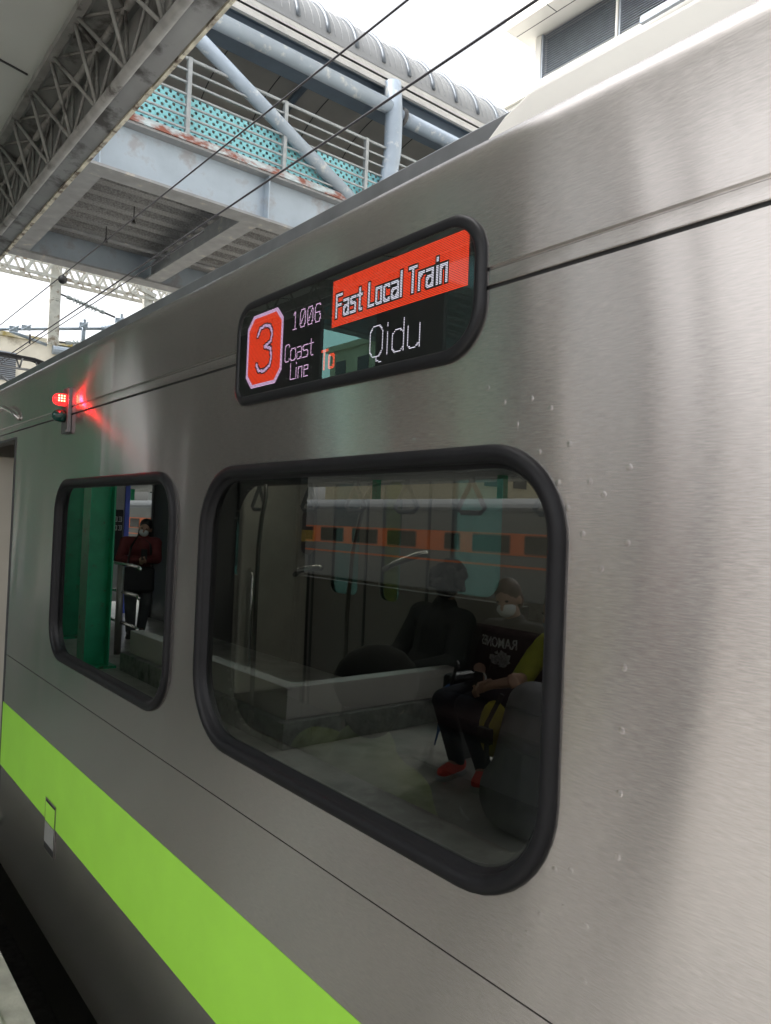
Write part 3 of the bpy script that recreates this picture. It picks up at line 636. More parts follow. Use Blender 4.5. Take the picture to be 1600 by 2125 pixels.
# eaves and barrel roof
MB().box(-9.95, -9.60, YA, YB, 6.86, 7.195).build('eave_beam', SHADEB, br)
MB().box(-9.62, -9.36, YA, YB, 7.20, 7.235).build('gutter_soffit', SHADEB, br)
b = MB(); b.prism([(-9.36, 7.10), (-9.36, 7.34), (-9.40, 7.34), (-9.40, 7.29), (-9.58, 7.29), (-9.62, 7.32), (-9.62, 7.27), (-9.42, 7.23), (-9.42, 7.10)], 'y', YA, YB); b.build('eave_gutter', pm('gutter_paint', (.46, .46, .45), .55, var=.12, scale=4), br)
def arcp(a, dx=0, dz=0): t = math.radians(a); return (-11.5 + (2.1 + dx) * math.cos(t), 7.38 + (1.28 + dz) * math.sin(t))
A = [arcp(k * 6) for k in range(31)]; I = [arcp(k * 6, -.22, -.28) for k in range(31)]
b = MB(); n = len(A); b.add([(x, y, z) for y in (YA, YB) for x, z in A], [(i, i + 1, n + i + 1, n + i) for i in range(n - 1)]); b.build('barrel_roof', ROOFB, br, smooth=True)
b = MB(); b.add([(x, y, z) for y in (YA, YB) for x, z in I], [(i, i + 1, n + i + 1, n + i) for i in range(n - 1)]); b.build('roof_lining', INNER, br, smooth=True)
b = MB(); y = YA + .3
while y < YB: b.tube([(x, y, z) for x, z in [arcp(k * 6, -.225, -.285) for k in range(31)]], .010, 5); y += 1.09
b.build('lining_seam', DARKGREY, br)
for k in range(-8, 14): 
    y = 2.1 + 4.3 * k
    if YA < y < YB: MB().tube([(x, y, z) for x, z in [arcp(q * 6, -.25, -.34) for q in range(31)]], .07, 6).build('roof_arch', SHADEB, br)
k = 0; y = 4.65 - .545 * 20
while y < YB - .5:
    MB().tube([(x, y, z) for x, z in [arcp(q * 5, .012, .012) for q in range(1, 36)]], .034, 8).build('roof_rib', RIBM, br, smooth=True)
    y += .545; k += 1
b = MB(); y = 4.65 - .545 * 20
while y < YB - .5:
    for q in range(1, 4): b.tube([(x, y + .136 * q, z) for x, z in [arcp(w * 5, .003, .003) for w in range(1, 36)]], .006, 4)
    y += .545
b.build('roof_seam', ROOFB, br)
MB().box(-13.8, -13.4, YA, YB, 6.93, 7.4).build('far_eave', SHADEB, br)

# ---------------------------------------------------------------- overhead wires
WIRE = pm('wire_dark', (.03, .028, .032), .5, .5)
def wire(name, pts, r, label): return tag(MB().tube(pts, r, 8).build(name, WIRE, smooth=True), label, 'wire')
def sagline(y0, z0, y1, z1, x0, x1, sag, n=24): return [(x0 + (x1 - x0) * k / n, y0 + (y1 - y0) * k / n, z0 + (z1 - z0) * k / n - sag * math.sin(math.pi * k / n)) for k in range(n + 1)]
wire('catenary_wire', sagline(1.4, 2.62, 1.4, 2.76, 12, -26, 0), .0062, 'thin upper overhead wire carrying a dark round clamp')
wire('contact_wire', sagline(1.4, 2.30, 1.4, 2.085, 12, -26, 0), .0068, 'thicker lower overhead wire touching the pantograph')
wire('feeder_wire', sagline(1.41, 2.155, 1.4, 2.10, -5.2, -14, .0), .0048, 'slim second strand running just under the lower overhead wire')
tag(MB().ell((-8.85, 1.4, 2.645), .055, .05, .05).build('wire_clamp', BLACK, smooth=True), 'dark round clamp gripping the upper overhead wire', 'clamp')
tag(MB().tube([(-10.2, 1.4, 2.14), (-10.2, 1.4, 2.26)], .012, 6).build('dropper_clip', BLACK), 'tiny dark clip standing on the lower overhead wire', 'clip')

# ---------------------------------------------------------------- catenary portal
OLDW = pm('weathered_white_steel', (.55, .54, .49), .6, var=.15, scale=5, stain=(.25, .20, .15), stain_amt=.35, stain_scale=5)
GALV = pm('galvanised_pipe', (.28, .33, .38), .45, .5, var=.1)
PORC = pm('porcelain_grey', (.30, .33, .33), .25, var=.1)
po_ = thing('catenary_portal', 'weathered white lattice portal beam spanning the tracks behind the footbridge', 'portal', (-18, 5, -2.8))
for xx in (-17.8, -18.2):
    for z in (5.34, 5.74): MB().box(xx - .03, xx + .03, -4, 14, z - .035, z + .035).build('beam_chord', OLDW, po_)
for k in range(46):
    y = -4 + .39 * k; b = MB()
    for xx in (-17.8, -18.2): b.bar((xx, y, 5.34), (xx, y + .195, 5.74), .035, .05); b.bar((xx, y + .195, 5.74), (xx, y + .39, 5.34), .035, .05)
    b.bar((-17.8, y, 5.34), (-18.2, y + .195, 5.34), .03, .03); b.build('beam_lacing', OLDW, po_)
b = MB(); b.box(-18.1, -17.9, 13.7, 14.0, -2.8, 5.8); b.box(-18.1, -17.9, -4.1, -3.9, -2.8, 5.8); b.build('portal_leg', OLDW, po_)
dp = MB().box(-17.93, -17.91, 3.555, 3.785, 3.82, 5.72); dp.box(-18.0, -17.9305, 3.555, 3.585, 3.82, 5.72); dp.box(-18.0, -17.9305, 3.755, 3.785, 3.82, 5.72)
dpo = dp.build('drop_post', OLDW, po_)
b = MB()
for y in (3.60, 3.64, 3.70, 3.74):
    for z in (3.86, 4.86, 4.90): b.lathe([(.016, 0), (.014, .012), (.003, .016)], (-17.91, y, z), (1, 0, 0), 8)
b.build('bolt', OLDW, dpo, smooth=True)
b = MB(); b.box(-17.95, -17.8, 5.68, 5.90, 4.2, 5.45); b.build('drop_post', OLDW, po_); b = MB(); b.bar((-17.8, 5.5, 5.55), (-17.8, 5.95, 5.42), .12, .10); b.bar((-17.8, 5.35, 5.42), (-17.8, 5.45, 5.36), .10, .10); b.build('post_bracket', OLDW, po_)
def insul(p, q, label):
    p = Vector(p); q = Vector(q); d = (q - p).normalized(); l = (q - p).length; pr = [(.02, 0), (.045, .02), (.045, .12 * l), (.03, .14 * l)]
    for k in range(8): z = l * (.18 + .08 * k); pr += [(.03, z), (.085, z + .012), (.03, z + .05 * l)]
    pr += [(.03, l * .86), (.045, l * .88), (.045, l * .97), (.02, l)]
    o = thing('insulator', label, 'insulator', p); MB().lathe(pr, p, d, 14).build('porcelain_body', PORC, o)
    b = MB(); b.tube([p - d * .12, p + d * .02], .022, 8); b.tube([q - d * .02, q + d * .25], .025, 8); b.build('end_fitting', DARKGREY, o); return o
insul((-17.9, 3.90, 4.98), (-17.9, 4.78, 4.79), 'ribbed grey insulator slanting down from the drop post in the open sky')
insul((-17.9, 3.92, 3.92), (-17.9, 4.9, 4.05), 'ribbed grey insulator low behind the foot of the drop post')
ca = thing('cantilever_arm', 'blue-grey pipe arm holding the overhead wires beside the drop post', 'cantilever', (-18.05, 4, 4.2))
MB().tube([(-18.08, 1.6, 3.80), (-18.08, 5.15, 4.52)], .035, 10).build('main_tube', GALV, ca, smooth=True)
MB().tube([(-18.08, 2.8, 4.0), (-18.08, 3.58, 3.83)], .035, 10).build('strut', GALV, ca, smooth=True)
MB().tube([(-18.04, 4.36, 3.9), (-18.04, 4.36, 4.57)], .045, 10).build('upright', GALV, ca, smooth=True); MB().tube([(-18.0, 5.2, 4.4), (-18.0, 5.2, 4.87)], .045, 10).build('upright', GALV, ca, smooth=True)
for y, z in ((4.33, 4.42), (5.15, 4.70), (2.85, 4.04), (3.1, 4.11)):
    b = MB(); b.box(-18.0, -17.94, y - .09, y + .09, z - .05, z + .05); b.tube([(-17.95, y - .1, z - .07), (-17.95, y + .1, z + .08)], .02, 6); b.build('clamp', GALV, ca)
b = MB(); b.tube([(-18.0, 4.75, 4.44), (-17.9, 5.0, 4.46), (-17.8, 5.3, 4.50)], [.06, .10, .07], 10); b.build('wire_support', GALV, ca, smooth=True)

# ---------------------------------------------------------------- buildings
CREAM = pm('cream_render', (.66, .62, .52), .7, var=.10, scale=1.2, stain=(.42, .38, .30), stain_amt=.2, stain_scale=.8)
PALEW = pm('white_tile_wall', (.76, .74, .69), .6, var=.05, scale=2)
LOUV = pm('louvre_grey', (.30, .33, .37), .5, .2)
GLAZ = pm('dark_window', (.03, .035, .04), .15)
rb = thing('louvred_building', 'white building with grey louvres and an overhanging slab beyond the train', 'building', (-3, 16, -2.9))
MB().box(-12.88, 30, 14.06, 24, -2.9, 12.0).build('lower_wall', PALEW, rb)
MB().box(-12.9, 30, 13.96, 14.058, 11.62, 11.86).build('sill', PALEW, rb)
MB().box(-12.88, -12.70, 14.0, 24, 11.862, 13.08).build('end_pier', PALEW, rb)
MB().box(-12.69, 30, 14.25, 14.3, 11.9, 13.08).build('louvre_backing', DARKGREY, rb)
for x0, x1 in ((-12.68, -10.42), (-10.34, -8.05)):
    fr = MB().box(x0, x0 + .05, 14.0, 14.1, 11.87, 13.07).build('louvre', LOUV, rb)
    b = MB()
    for k in range(19): z = 11.90 + .0615 * k; b.add([(x0 + .05, 14.02, z), (x1, 14.02, z), (x1, 14.12, z + .05), (x0 + .05, 14.12, z + .05), (x0 + .05, 14.02, z + .014), (x1, 14.02, z + .014), (x1, 14.12, z + .064), (x0 + .05, 14.12, z + .064)], [(0, 1, 2, 3), (4, 5, 6, 7), (0, 1, 5, 4), (2, 3, 7, 6), (0, 3, 7, 4), (1, 2, 6, 5)])
    b.build('blade', LOUV, fr)
MB().box(-10.41, -10.35, 13.97, 14.1, 11.87, 13.08).build('mullion', PALEW, rb)
MB().box(-8.04, 30, 14.02, 14.24, 11.87, 13.08).build('wall_infill', PALEW, rb)
b = MB(); b.box(-13.24, 30, 13.22, 24, 13.10, 13.72); b.box(-13.0, 30, 13.6, 24, 13.73, 17.5); b.build('overhanging_slab', PALEW, rb)
b = MB(); b.box(-13.2, 30, 13.60, 13.62, 13.095, 13.1); b.box(-11.9, -11.88, 13.215, 13.6, 13.094, 13.72); b.build('slab_joint', DARKGREY, rb)
MB().box(-15.2, -12.9, 14.06, 20, -2.9, 11.62).build('side_wing', PALEW, rb)
MB().box(-15.3, -12.91, 13.96, 20, 11.625, 11.86).build('wing_coping', PALEW, rb)
MB().bar((-9.6, 13.8, 11.78), (-7.2, 13.8, 11.84), .10, .16).build('cable_tray', LOUV, rb)
lb = thing('cream_building', 'weathered cream building with a stained roof edge far beyond the tracks', 'building', (-47, 10, -2.9))
MB().box(-60, -45, -2, 20, -2.9, 9.62).build('wall', CREAM, lb)
MB().box(-60.3, -44.8, -2.2, 20.2, 9.63, 9.86).build('roof_edge', pm('stained_coping', (.52, .49, .38), .8, var=.25, scale=1.5, stain=(.30, .24, .08), stain_amt=.4, stain_scale=.8), lb)
MB().box(-52, -46, 5, 8.2, 9.87, 10.3).build('roof_tank', pm('tank_blue', (.45, .53, .58), .5), lb)
w_ = MB().box(-45.2, -44.92, 6.2, 8.75, 7.2, 8.78).build('window', LOUV, lb)
b = MB()
for k in range(14): b.box(-44.92, -44.88, 6.2, 8.75, 7.24 + .11 * k, 7.28 + .11 * k)
b.build('blind', DARKGREY, w_)
b = MB(); b.tube([(-44.85, 10.6, 9.3), (-44.85, 12.6, 9.35)], .25, 10); b.build('roof_pipe', GALV, lb)
# ---------------------------------------------------------------- things on the platform (seen in the window reflections)
PARA = pm('parapet_white', (.50, .47, .44), .5, var=.06, scale=3)
PLIN = pm('granite_plinth', (.22, .23, .21), .45, var=.3, scale=14, stain=(.06, .065, .06), stain_amt=.3, stain_scale=4)
pp = thing('stair_parapet', 'low white parapet on a grey granite plinth around the stairwell', 'parapet', (-6, -2.6, -1.6))
b = MB(); b.box(-7.7, -4.47, -2.05, -1.81, -1.6, -1.41); b.box(-4.75, -4.47, -3.6, -2.051, -1.6, -1.41); b.build('plinth', PLIN, pp, bevel=.006)
b = MB(); b.box(-7.6, -4.53, -2.00, -1.87, -1.408, -1.18); b.box(-4.66, -4.53, -3.55, -2.001, -1.408, -1.18); b.build('white_wall', PARA, pp, bevel=.004)
SCR = pm('screen_dark', (.022, .023, .023), .35)
MB().box(-7.2, -3.9, -3.72, -3.66, -1.6, -.60).build('stairwell_screen', SCR, pp)
hr = thing('handrail', 'steel handrail of three bars beside the green column', 'handrail', (-8.6, -2.08, -1.6))
for z in (-.56, -.88, -1.23): MB().tube([(-9.5, -2.12, z), (-8.1, -2.12, z), (-8.05, -2.12, z - .03)], .020, 8).build('bar', CHROME, hr, smooth=True)
MB().tube([(-8.6, -2.10, -1.6), (-8.6, -2.10, -.57)], .04, 10).build('post', pm('rail_post', (.30, .28, .26), .4, .5), hr, smooth=True)
kio = thing('platform_backdrop', 'added dark framed windscreen wall standing behind the white parapet', 'backdrop', (-9.5, -3.68, -1.6))  # added wall, keeps this stretch of the window reflection dark
MB().box(-11.6, -7.25, -3.74, -3.64, -1.6, .80).build('wall', SCR, kio)
MB().box(-11.64, -7.21, -3.76, -3.62, .801, .86).build('top_rail', DARKGREY, kio)
for x in (-11.6, -10.2, -8.8, -7.35): MB().box(x, x + .07, -3.639, -3.615, -1.6, .80).build('upright', DARKGREY, kio)
wpo = thing('white_gate_post', 'short white post with a flat cap beside the handrail and parapet', 'post', (-7.6, -2.4, -1.6))
MB().box(-7.66, -7.5, -2.5, -2.34, -1.6, -.56).build('shaft', PARA, wpo); MB().box(-7.70, -7.46, -2.54, -2.30, -.558, -.51).build('cap', PARA, wpo)
ib = thing('information_board', 'narrow grey information board with a black panel and blue edge behind the green columns', 'board', (-12.2, -3.26, -1.6))
MB().box(-12.25, -12.2, -3.40, -3.12, -1.4, 1.0).build('board', pm('board_grey', (.45, .45, .46), .4), ib)
bp = MB().box(-12.199, -12.19, -3.38, -3.14, -.75, .10).build('black_panel', BLACK, ib)
for z in (-.10, -.24):
    for k in range(3):
        b = MB(); y = -3.36 + .075 * k; b.box(-12.188, -12.186, y, y + .055, z, z + .012); b.box(-12.188, -12.186, y, y + .012, z, z + .08); b.box(-12.188, -12.186, y + .028, y + .036, z + .02, z + .07); b.box(-12.188, -12.186, y, y + .055, z + .075, z + .084)
        b.build('white_lettering', pm('lettering_white', (.8, .8, .8), .5) if k == 0 and z > -.2 else bpy.data.materials['lettering_white'], bp)
MB().box(-12.26, -12.185, -3.48, -3.405, -1.6, 1.1).build('blue_edge', pm('edge_blue', (.12, .17, .7), .4), ib)
yb = thing('striped_post', 'yellow and blue post past the green columns', 'post', (-13.6, -2.2, -1.6))
MB().box(-13.7, -13.5, -2.0, -1.85, -.35, .35).build('yellow_band', pm('band_yellow', (.65, .38, .02), .5), yb); MB().box(-13.7, -13.5, -2.0, -1.85, -1.6, -.352).build('blue_shaft', pm('shaft_blue', (.06, .10, .50), .5), yb)
ben = thing('platform_bench', 'dark platform bench the two waiting travellers sit on', 'bench', (-3.1, -2.9, -1.6))
MB().box(-3.75, -2.2, -3.12, -2.66, -1.20, -1.15).build('seat', DARKGREY, ben, bevel=.01)
for x in (-3.70, -2.3): MB().box(x, x + .05, -3.1, -2.7, -1.6, -1.201).build('leg', DARKGREY, ben)
MB().box(-3.72, -3.62, -2.95, -2.60, -1.149, -.99).build('armrest', BLACK, ben, bevel=.04)
MB().box(-3.75, -2.2, -3.16, -3.121, -1.15, -.72).build('backrest', DARKGREY, ben, bevel=.01)
um = thing('folded_umbrella', 'folded blue umbrella leaning against the bench end', 'umbrella', (-3.97, -2.80, -1.6))
b = MB(); P0, P1 = Vector((-3.97, -2.80, -1.58)), Vector((-3.50, -2.52, -.92)); D_ = (P1 - P0).normalized()
b.lathe([(.006, 0), (.008, .12), (.03, .35), (.052, .62), (.03, .66), (.012, .68)], P0, D_, 10); b.build('canopy_cloth', pm('umbrella_blue', (.02, .10, .32), .6), um, smooth=True)
MB().tube([P0 + D_ * .66, P1, P1 + Vector((.03, .02, .05)), P1 + Vector((.07, .04, .02))], .012, 8).build('handle', BLACK, um, smooth=True)
tag(MB().tube([(-3.02, -2.12, -1.597), (-2.94, -2.06, -1.597), (-2.86, -2.03, -1.597)], .008, 5).build('ground_arrow', pm('paint_white', (.6, .6, .58), .6)), 'thin white paint mark on the platform floor in front of the red shoes', 'marking')
bagb = thing('plastic_bag', 'crumpled pale blue plastic bag on the floor behind the green columns', 'bag', (-11.6, -2.1, -1.6))
MB().ell((-11.6, -2.05, -1.42), .22, .16, .2).ell((-11.55, -2.0, -1.2), .10, .08, .16).build('bag_body', pm('bag_blue', (.35, .42, .55), .4, bump=.6, bscale=12), bagb, remesh=.02)

# opposite coach with an orange window band
CO = pm('coach_grey', (.19, .205, .205), .45, var=.06); CORG = pm('coach_orange', (.85, .20, .055), .4, var=.05); COGL = pm('coach_glass', (.012, .014, .016), .1)
oc = thing('orange_band_coach', 'grey coach with an orange window band on the far track', 'coach', (-20, -16.2, -2.6))
MB().box(-70, 12, -17.8, -15.0, -1.95, .55).build('body', CO, oc, bevel=.05)
b = MB(); pr = [(-15.0 - 1.4 * (1 - math.cos(math.radians(a))), .552 + .45 * math.sin(math.radians(a))) for a in range(0, 91, 15)]; pr += [(-32.8 - y, z) for y, z in pr[-2::-1]]; b.prism(pr, 'x', -70, 12); b.build('roof', pm('coach_roof', (.12, .125, .13), .5), oc, smooth=False)
MB().box(-70, 12, -14.998, -14.985, -.68, -.06).build('window_band', CORG, oc)
MB().box(-70, 12, -14.998, -14.988, -1.02, -.96).build('lower_line', CORG, oc)
for k in range(38):
    x = 8 - 2.0 * k
    if x < -66: break
    w = 1.5 if k % 4 else .7
    f_ = panel('window', rrect(x - w, x, -.64, -.10, (.08,) * 4), -14.984, -14.97, pm('win_rim', (.25, .09, .05), .4) if k == 0 else bpy.data.materials['win_rim'], oc)
    panel('pane', rrect(x - w + .05, x - .05, -.60, -.14, (.05,) * 4), -14.969, -14.962, COGL, f_)
for x in (-60, -42, -24, -6, 6): MB().box(x - 2.6, x + 1, -17.5, -15.4, -2.6, -1.96).build('bogie', BLACK, oc)
# far canopy added to block low sky in the reflections, and distant blocks
fc = thing('sky_block_canopy', 'added dark canopy over the opposite island platform', 'canopy', (-20, -20, -1.6))
MB().box(-70, 12, -24, -18.4, 2.2, 2.5).build('roof', ROOFM, fc)
for k in range(9): MB().box(-60 + 8 * k, -59.7 + 8 * k, -21.2, -20.9, -1.6, 2.2).build('column', GREENP, fc)
flat('platform', -120, 40, -25, -18.4, -2.894, -1.6, CONC)
def block(x, y, w, d, h, mat, label):
    t = thing('apartment_block', label, 'building', (x, y, -2.9)); MB().box(x - w / 2, x + w / 2, y - d / 2, y + d / 2, -2.9, h).build('wall', mat, t)
    MB().box(x - w / 2 - .3, x + w / 2 + .3, y - d / 2 - .3, y + d / 2 + .3, h + .01, h + .5).build('parapet', mat, t)
    nx = int(w / 3.2)
    for f in range(int((h + 1) / 3.1)):
        b = MB()
        for k in range(nx): xx = x - w / 2 + .9 + k * w / nx; b.box(xx, xx + 1.5, y + d / 2, y + d / 2 + .06, .2 + f * 3.1, 1.7 + f * 3.1)
        for k in range(int(d / 3.2)): yy = y - d / 2 + .9 + k * 3.2; b.box(x + w / 2, x + w / 2 + .06, yy, yy + 1.5, .2 + f * 3.1, 1.7 + f * 3.1)
        b.build('window_row', GLAZ, t)
block(-46, -42, 16, 12, 15, pm('block_yellow', (.62, .55, .38), .7), 'pale yellow apartment block beyond the far coach')
block(-26, -48, 12, 12, 12, pm('block_white', (.62, .62, .60), .7), 'white apartment block beyond the opposite platform')
block(-90, -45, 20, 14, 20, pm('block_grey', (.42, .43, .42), .7), 'tall grey apartment block in the far distance')
block(0, -46, 14, 12, 7, pm('block_brown', (.30, .25, .21), .7), 'low brown apartment block opposite the end of the canopy')
tc_ = thing('yellow_pillar', 'yellow pillar on the platform beyond the train', 'pillar', (-9.3, 7, -1.6))
MB().box(-10.25, -9.75, 6.9, 7.3, -1.6, 3.0).build('shaft', pm('pillar_yellow', (.72, .40, .05), .5), tc_); MB().box(-10.35, -9.65, 6.85, 7.35, 3.001, 3.2).build('capital', DARKGREY, tc_)

# ---------------------------------------------------------------- people
SKIN = pm('skin', (.42, .25, .18), .5, var=.06); SKIN2 = pm('skin_tan', (.36, .20, .13), .5, var=.06)
HAIR = pm('black_hair', (.012, .011, .011), .5, var=.3, scale=40, bump=1., bscale=45); HAIRB = pm('brown_hair', (.06, .03, .018), .55)
MASK = pm('face_mask_white', (.62, .66, .68), .7); MASKB = pm('face_mask_blue', (.15, .45, .55), .7)
EYE = pm('eye_dark', (.01, .01, .01), .2)
def person(label, J, skin, clothes, hair, mask=None, face=(0, 1, 0), loc=None, extra=None, hairlen=0.):
    """J: joints; clothes: dict of part -> (material, segments, fatten)"""
    t = thing('person', label, 'person', loc)
    f = Vector(face).normalized(); up = (Vector(J['head']) - Vector(J['neck'])).normalized(); sd_ = f.cross(up).normalized(); f = up.cross(sd_).normalized()
    R3 = Matrix((sd_, f, up)).transposed(); h = Vector(J['head'])
    H = lambda x, y, z: h + R3 @ Vector((x, y, z))
    SEG = dict(torso=[('pelvis', .135, 'waist', .12), ('waist', .12, 'chest', .135), ('chest', .13, 'neck', .06)],
               shoulders=[('sl', .062, 'sr', .062), ('chest', .11, 'sl', .06), ('chest', .11, 'sr', .06)],
               hips=[('pelvis', .12, 'hl', .09), ('pelvis', .12, 'hr', .09)],
               uarm=[('sl', .056, 'el', .044), ('sr', .056, 'er', .044)], farm=[('el', .043, 'wl', .029), ('er', .043, 'wr', .029)],
               thigh=[('hl', .085, 'kl', .060), ('hr', .085, 'kr', .060)], calf=[('kl', .058, 'al', .040), ('kr', .058, 'ar', .040)],
               foot=[('al', .04, 'tl', .03), ('ar', .04, 'tr', .03)], neck=[('neck', .055, 'head', .05)])
    def segs(b, names, fat):
        for nme in names:
            for a, ra, c, rc in SEG[nme]: b.capsule(J[a], ra + fat, J[c], rc + fat)
        return b
    b = MB(); segs(b, ['torso', 'shoulders', 'hips', 'uarm', 'farm', 'thigh', 'calf', 'foot', 'neck'], 0)
    b.ell(H(0, .005, .035), .074, .092, .095, rot=R3); b.ell(H(0, .030, -.035), .056, .062, .065, rot=R3)      # skull and jaw
    b.capsule(H(0, .095, .02), .009, H(0, .112, -.012), .014, 8); b.capsule(H(-.02, .084, -.052), .008, H(.02, .084, -.052), .008, 8)   # nose, mouth
    for s_ in (-1, 1): b.ell(H(s_ * .077, -.005, .005), .012, .02, .032, rot=R3)
    for s_, w, e in ((-1, 'wl', 'el'), (1, 'wr', 'er')):                                                    # hands: palm, four curled fingers, thumb
        W_ = Vector(J[w]); d = (W_ - Vector(J[e])).normalized(); a = d.cross(f if abs(d.dot(f)) < .9 else up).normalized(); n_ = a.cross(d).normalized()
        if n_.dot(Vector((0, 0, -1))) < 0: n_ = -n_
        b.capsule(W_, .026, W_ + d * .07, .034)
        for k, ln in enumerate((.068, .078, .072, .056)):
            o_ = W_ + d * .085 + a * (-.033 + .022 * k); m_ = o_ + d * ln * .55 + n_ * .012; b.capsule(o_ - d * .02, .0105, m_, .0095, 8); b.capsule(m_, .0095, m_ + d * ln * .25 + n_ * ln * .5, .0085, 8)
        o_ = W_ + d * .03 - a * .034; b.capsule(o_, .012, o_ - a * .018 + d * .035 + n_ * .02, .0105, 8); b.capsule(o_ - a * .018 + d * .035 + n_ * .02, .0105, o_ - a * .008 + d * .06 + n_ * .03, .009, 8)
    b.build('body', skin, t, remesh=.009, smoothing=2)
    for nme, (mat, names, fat) in clothes.items(): segs(MB(), names, fat).build(nme, mat, t, remesh=.011, smoothing=3)
    b = MB(); b.ell(H(0, -.012, .062), .087, .098, .090, rot=R3); b.ell(H(0, -.045, .0), .078, .070, .085, rot=R3)
    if hairlen: b.capsule(H(-.05, -.055, -.03), .045, H(-.06, -.06, -.03 - hairlen), .03); b.capsule(H(.05, -.055, -.03), .045, H(.06, -.06, -.03 - hairlen), .03); b.capsule(H(0, -.07, 0), .05, H(0, -.08, -.03 - hairlen), .035)
    b.build('hair', hair, t, remesh=.009, smoothing=3)
    b = MB()
    for s_ in (-1, 1): b.ell(H(s_ * .032, .087, .028), .013, .008, .007, rot=R3)
    b.build('eyes', EYE, t, smooth=True)
    if mask:
        b = MB(); b.ell(H(0, .055, -.032), .062, .062, .052, rot=R3); b.build('face_mask', mask, t, smooth=True)
    b = MB()
    return t, H
def shoes(t, J, mat, sole, up_=.5):
    for a, c in (('al', 'tl'), ('ar', 'tr')):
        A_, T_ = Vector(J[a]), Vector(J[c]); d = (T_ - A_); d.z = 0; d.normalize(); b = MB()
        z = -1.6; b.capsule(Vector((A_.x, A_.y, z + .07)) - d * .03, .048, Vector((T_.x, T_.y, z + .05)), .040); b.capsule(Vector((A_.x, A_.y, z + .09)), .052, A_, .046)
        s_ = b.build('shoe', mat, t, remesh=.010, smoothing=2)
        b = MB(); n = d.cross(Vector((0, 0, 1))); A2 = Vector((A_.x, A_.y, z)) - d * .07; T2 = Vector((T_.x, T_.y, z)) + d * .05
        poly = [A2 - n * .036, A2 + n * .036, A2 + d * .14 + n * .040, T2 - d * .06 + n * .048, T2 + n * .022, T2 - n * .022, T2 - d * .06 - n * .048, A2 + d * .14 - n * .040]
        b.prism([(p.x, p.y) for p in poly], 'z', z + .001, z + .034); b.build('sole', sole, s_, bevel=.008)

JEANS = pm('dark_jeans', (.012, .016, .03), .8, var=.2, scale=20, bump=.5, bscale=14); TEE = pm('black_tee', (.010, .010, .011), .85, bump=.6, bscale=11)
RED = pm('red_shoe', (.85, .09, .07), .6, var=.1, scale=20); SOLE = pm('grey_sole', (.40, .42, .44), .6)
J = dict(pelvis=(-3.30, -2.80, -1.05), waist=(-3.26, -2.79, -.92), chest=(-3.20, -2.75, -.74), neck=(-3.19, -2.73, -.60), head=(-3.20, -2.68, -.45),
         sl=(-3.38, -2.74, -.66), sr=(-3.02, -2.73, -.65), el=(-3.42, -2.66, -.90), er=(-2.96, -2.68, -.90), wl=(-3.22, -2.46, -.95), wr=(-3.06, -2.42, -.93),
         hl=(-3.38, -2.76, -1.06), hr=(-3.21, -2.76, -1.06), kl=(-3.42, -2.34, -1.09), kr=(-3.20, -2.32, -1.08), al=(-3.44, -2.50, -1.50), ar=(-3.24, -2.54, -1.50), tl=(-3.42, -2.36, -1.57), tr=(-3.16, -2.40, -1.57))
man, H = person('seated man in a black printed band tee, dark jeans and red shoes', J, SKIN, dict(tee=(TEE, ['torso', 'shoulders'], .022), sleeve=(TEE, ['uarm'], .018), jeans=(JEANS, ['hips', 'thigh', 'calf'], .016)), HAIRB, MASK, (.25, 1, -.15), (-3.3, -2.8, -1.6))
shoes(man, J, RED, SOLE)
cu = bpy.data.curves.new('shirt_text', 'FONT'); cu.body = 'RAMONES'; cu.size = .088; cu.align_x = 'CENTER'; cu.extrude = .001; cu.offset = .0012
tx = bpy.data.objects.new('shirt_text', cu); COL.objects.link(tx)
me = bpy.data.meshes.new_from_object(tx, depsgraph=bpy.context.evaluated_depsgraph_get()); bpy.data.objects.remove(tx)
for v in me.vertices: x, y, e = v.co; v.co = Vector((-3.195 - x * .74, -2.572 + e + .010 * math.cos(x * 8) - .6 * x * x, -.735 + y)) - Vector(man.location)
PRINT = pm('shirt_print', (.42, .43, .44), .8, var=.4, scale=60)
me.materials.clear(); me.materials.append(PRINT); o = bpy.data.objects.new('shirt_text', me); COL.objects.link(o); o.parent = man
b = MB()
for k in range(60):
    a = random.uniform(0, 6.283); r = math.sqrt(random.random()); x = -3.20 + .068 * r * math.cos(a); z = -.81 + .05 * r * math.sin(a); w = random.uniform(.006, .016); h_ = random.uniform(.003, .008)
    b.box(x - w, x + w, -2.622, -2.600, z - h_, z + h_)
o_ = b.build('shirt_emblem', PRINT, man)
b = MB(); b.lathe([(.034, -.008), (.036, 0), (.034, .008)], (-3.27, -2.52, -.937), (.2, .2, -.05), 14); b.build('wristband', pm('band_white', (.75, .75, .75), .6), man, smooth=True)
ph = tag(MB().box(-3.17, -3.10, -2.36, -2.345, -1.0, -.86).build('phone', BLACK, bevel=.004), 'dark phone held in the seated man\'s hands', 'phone')

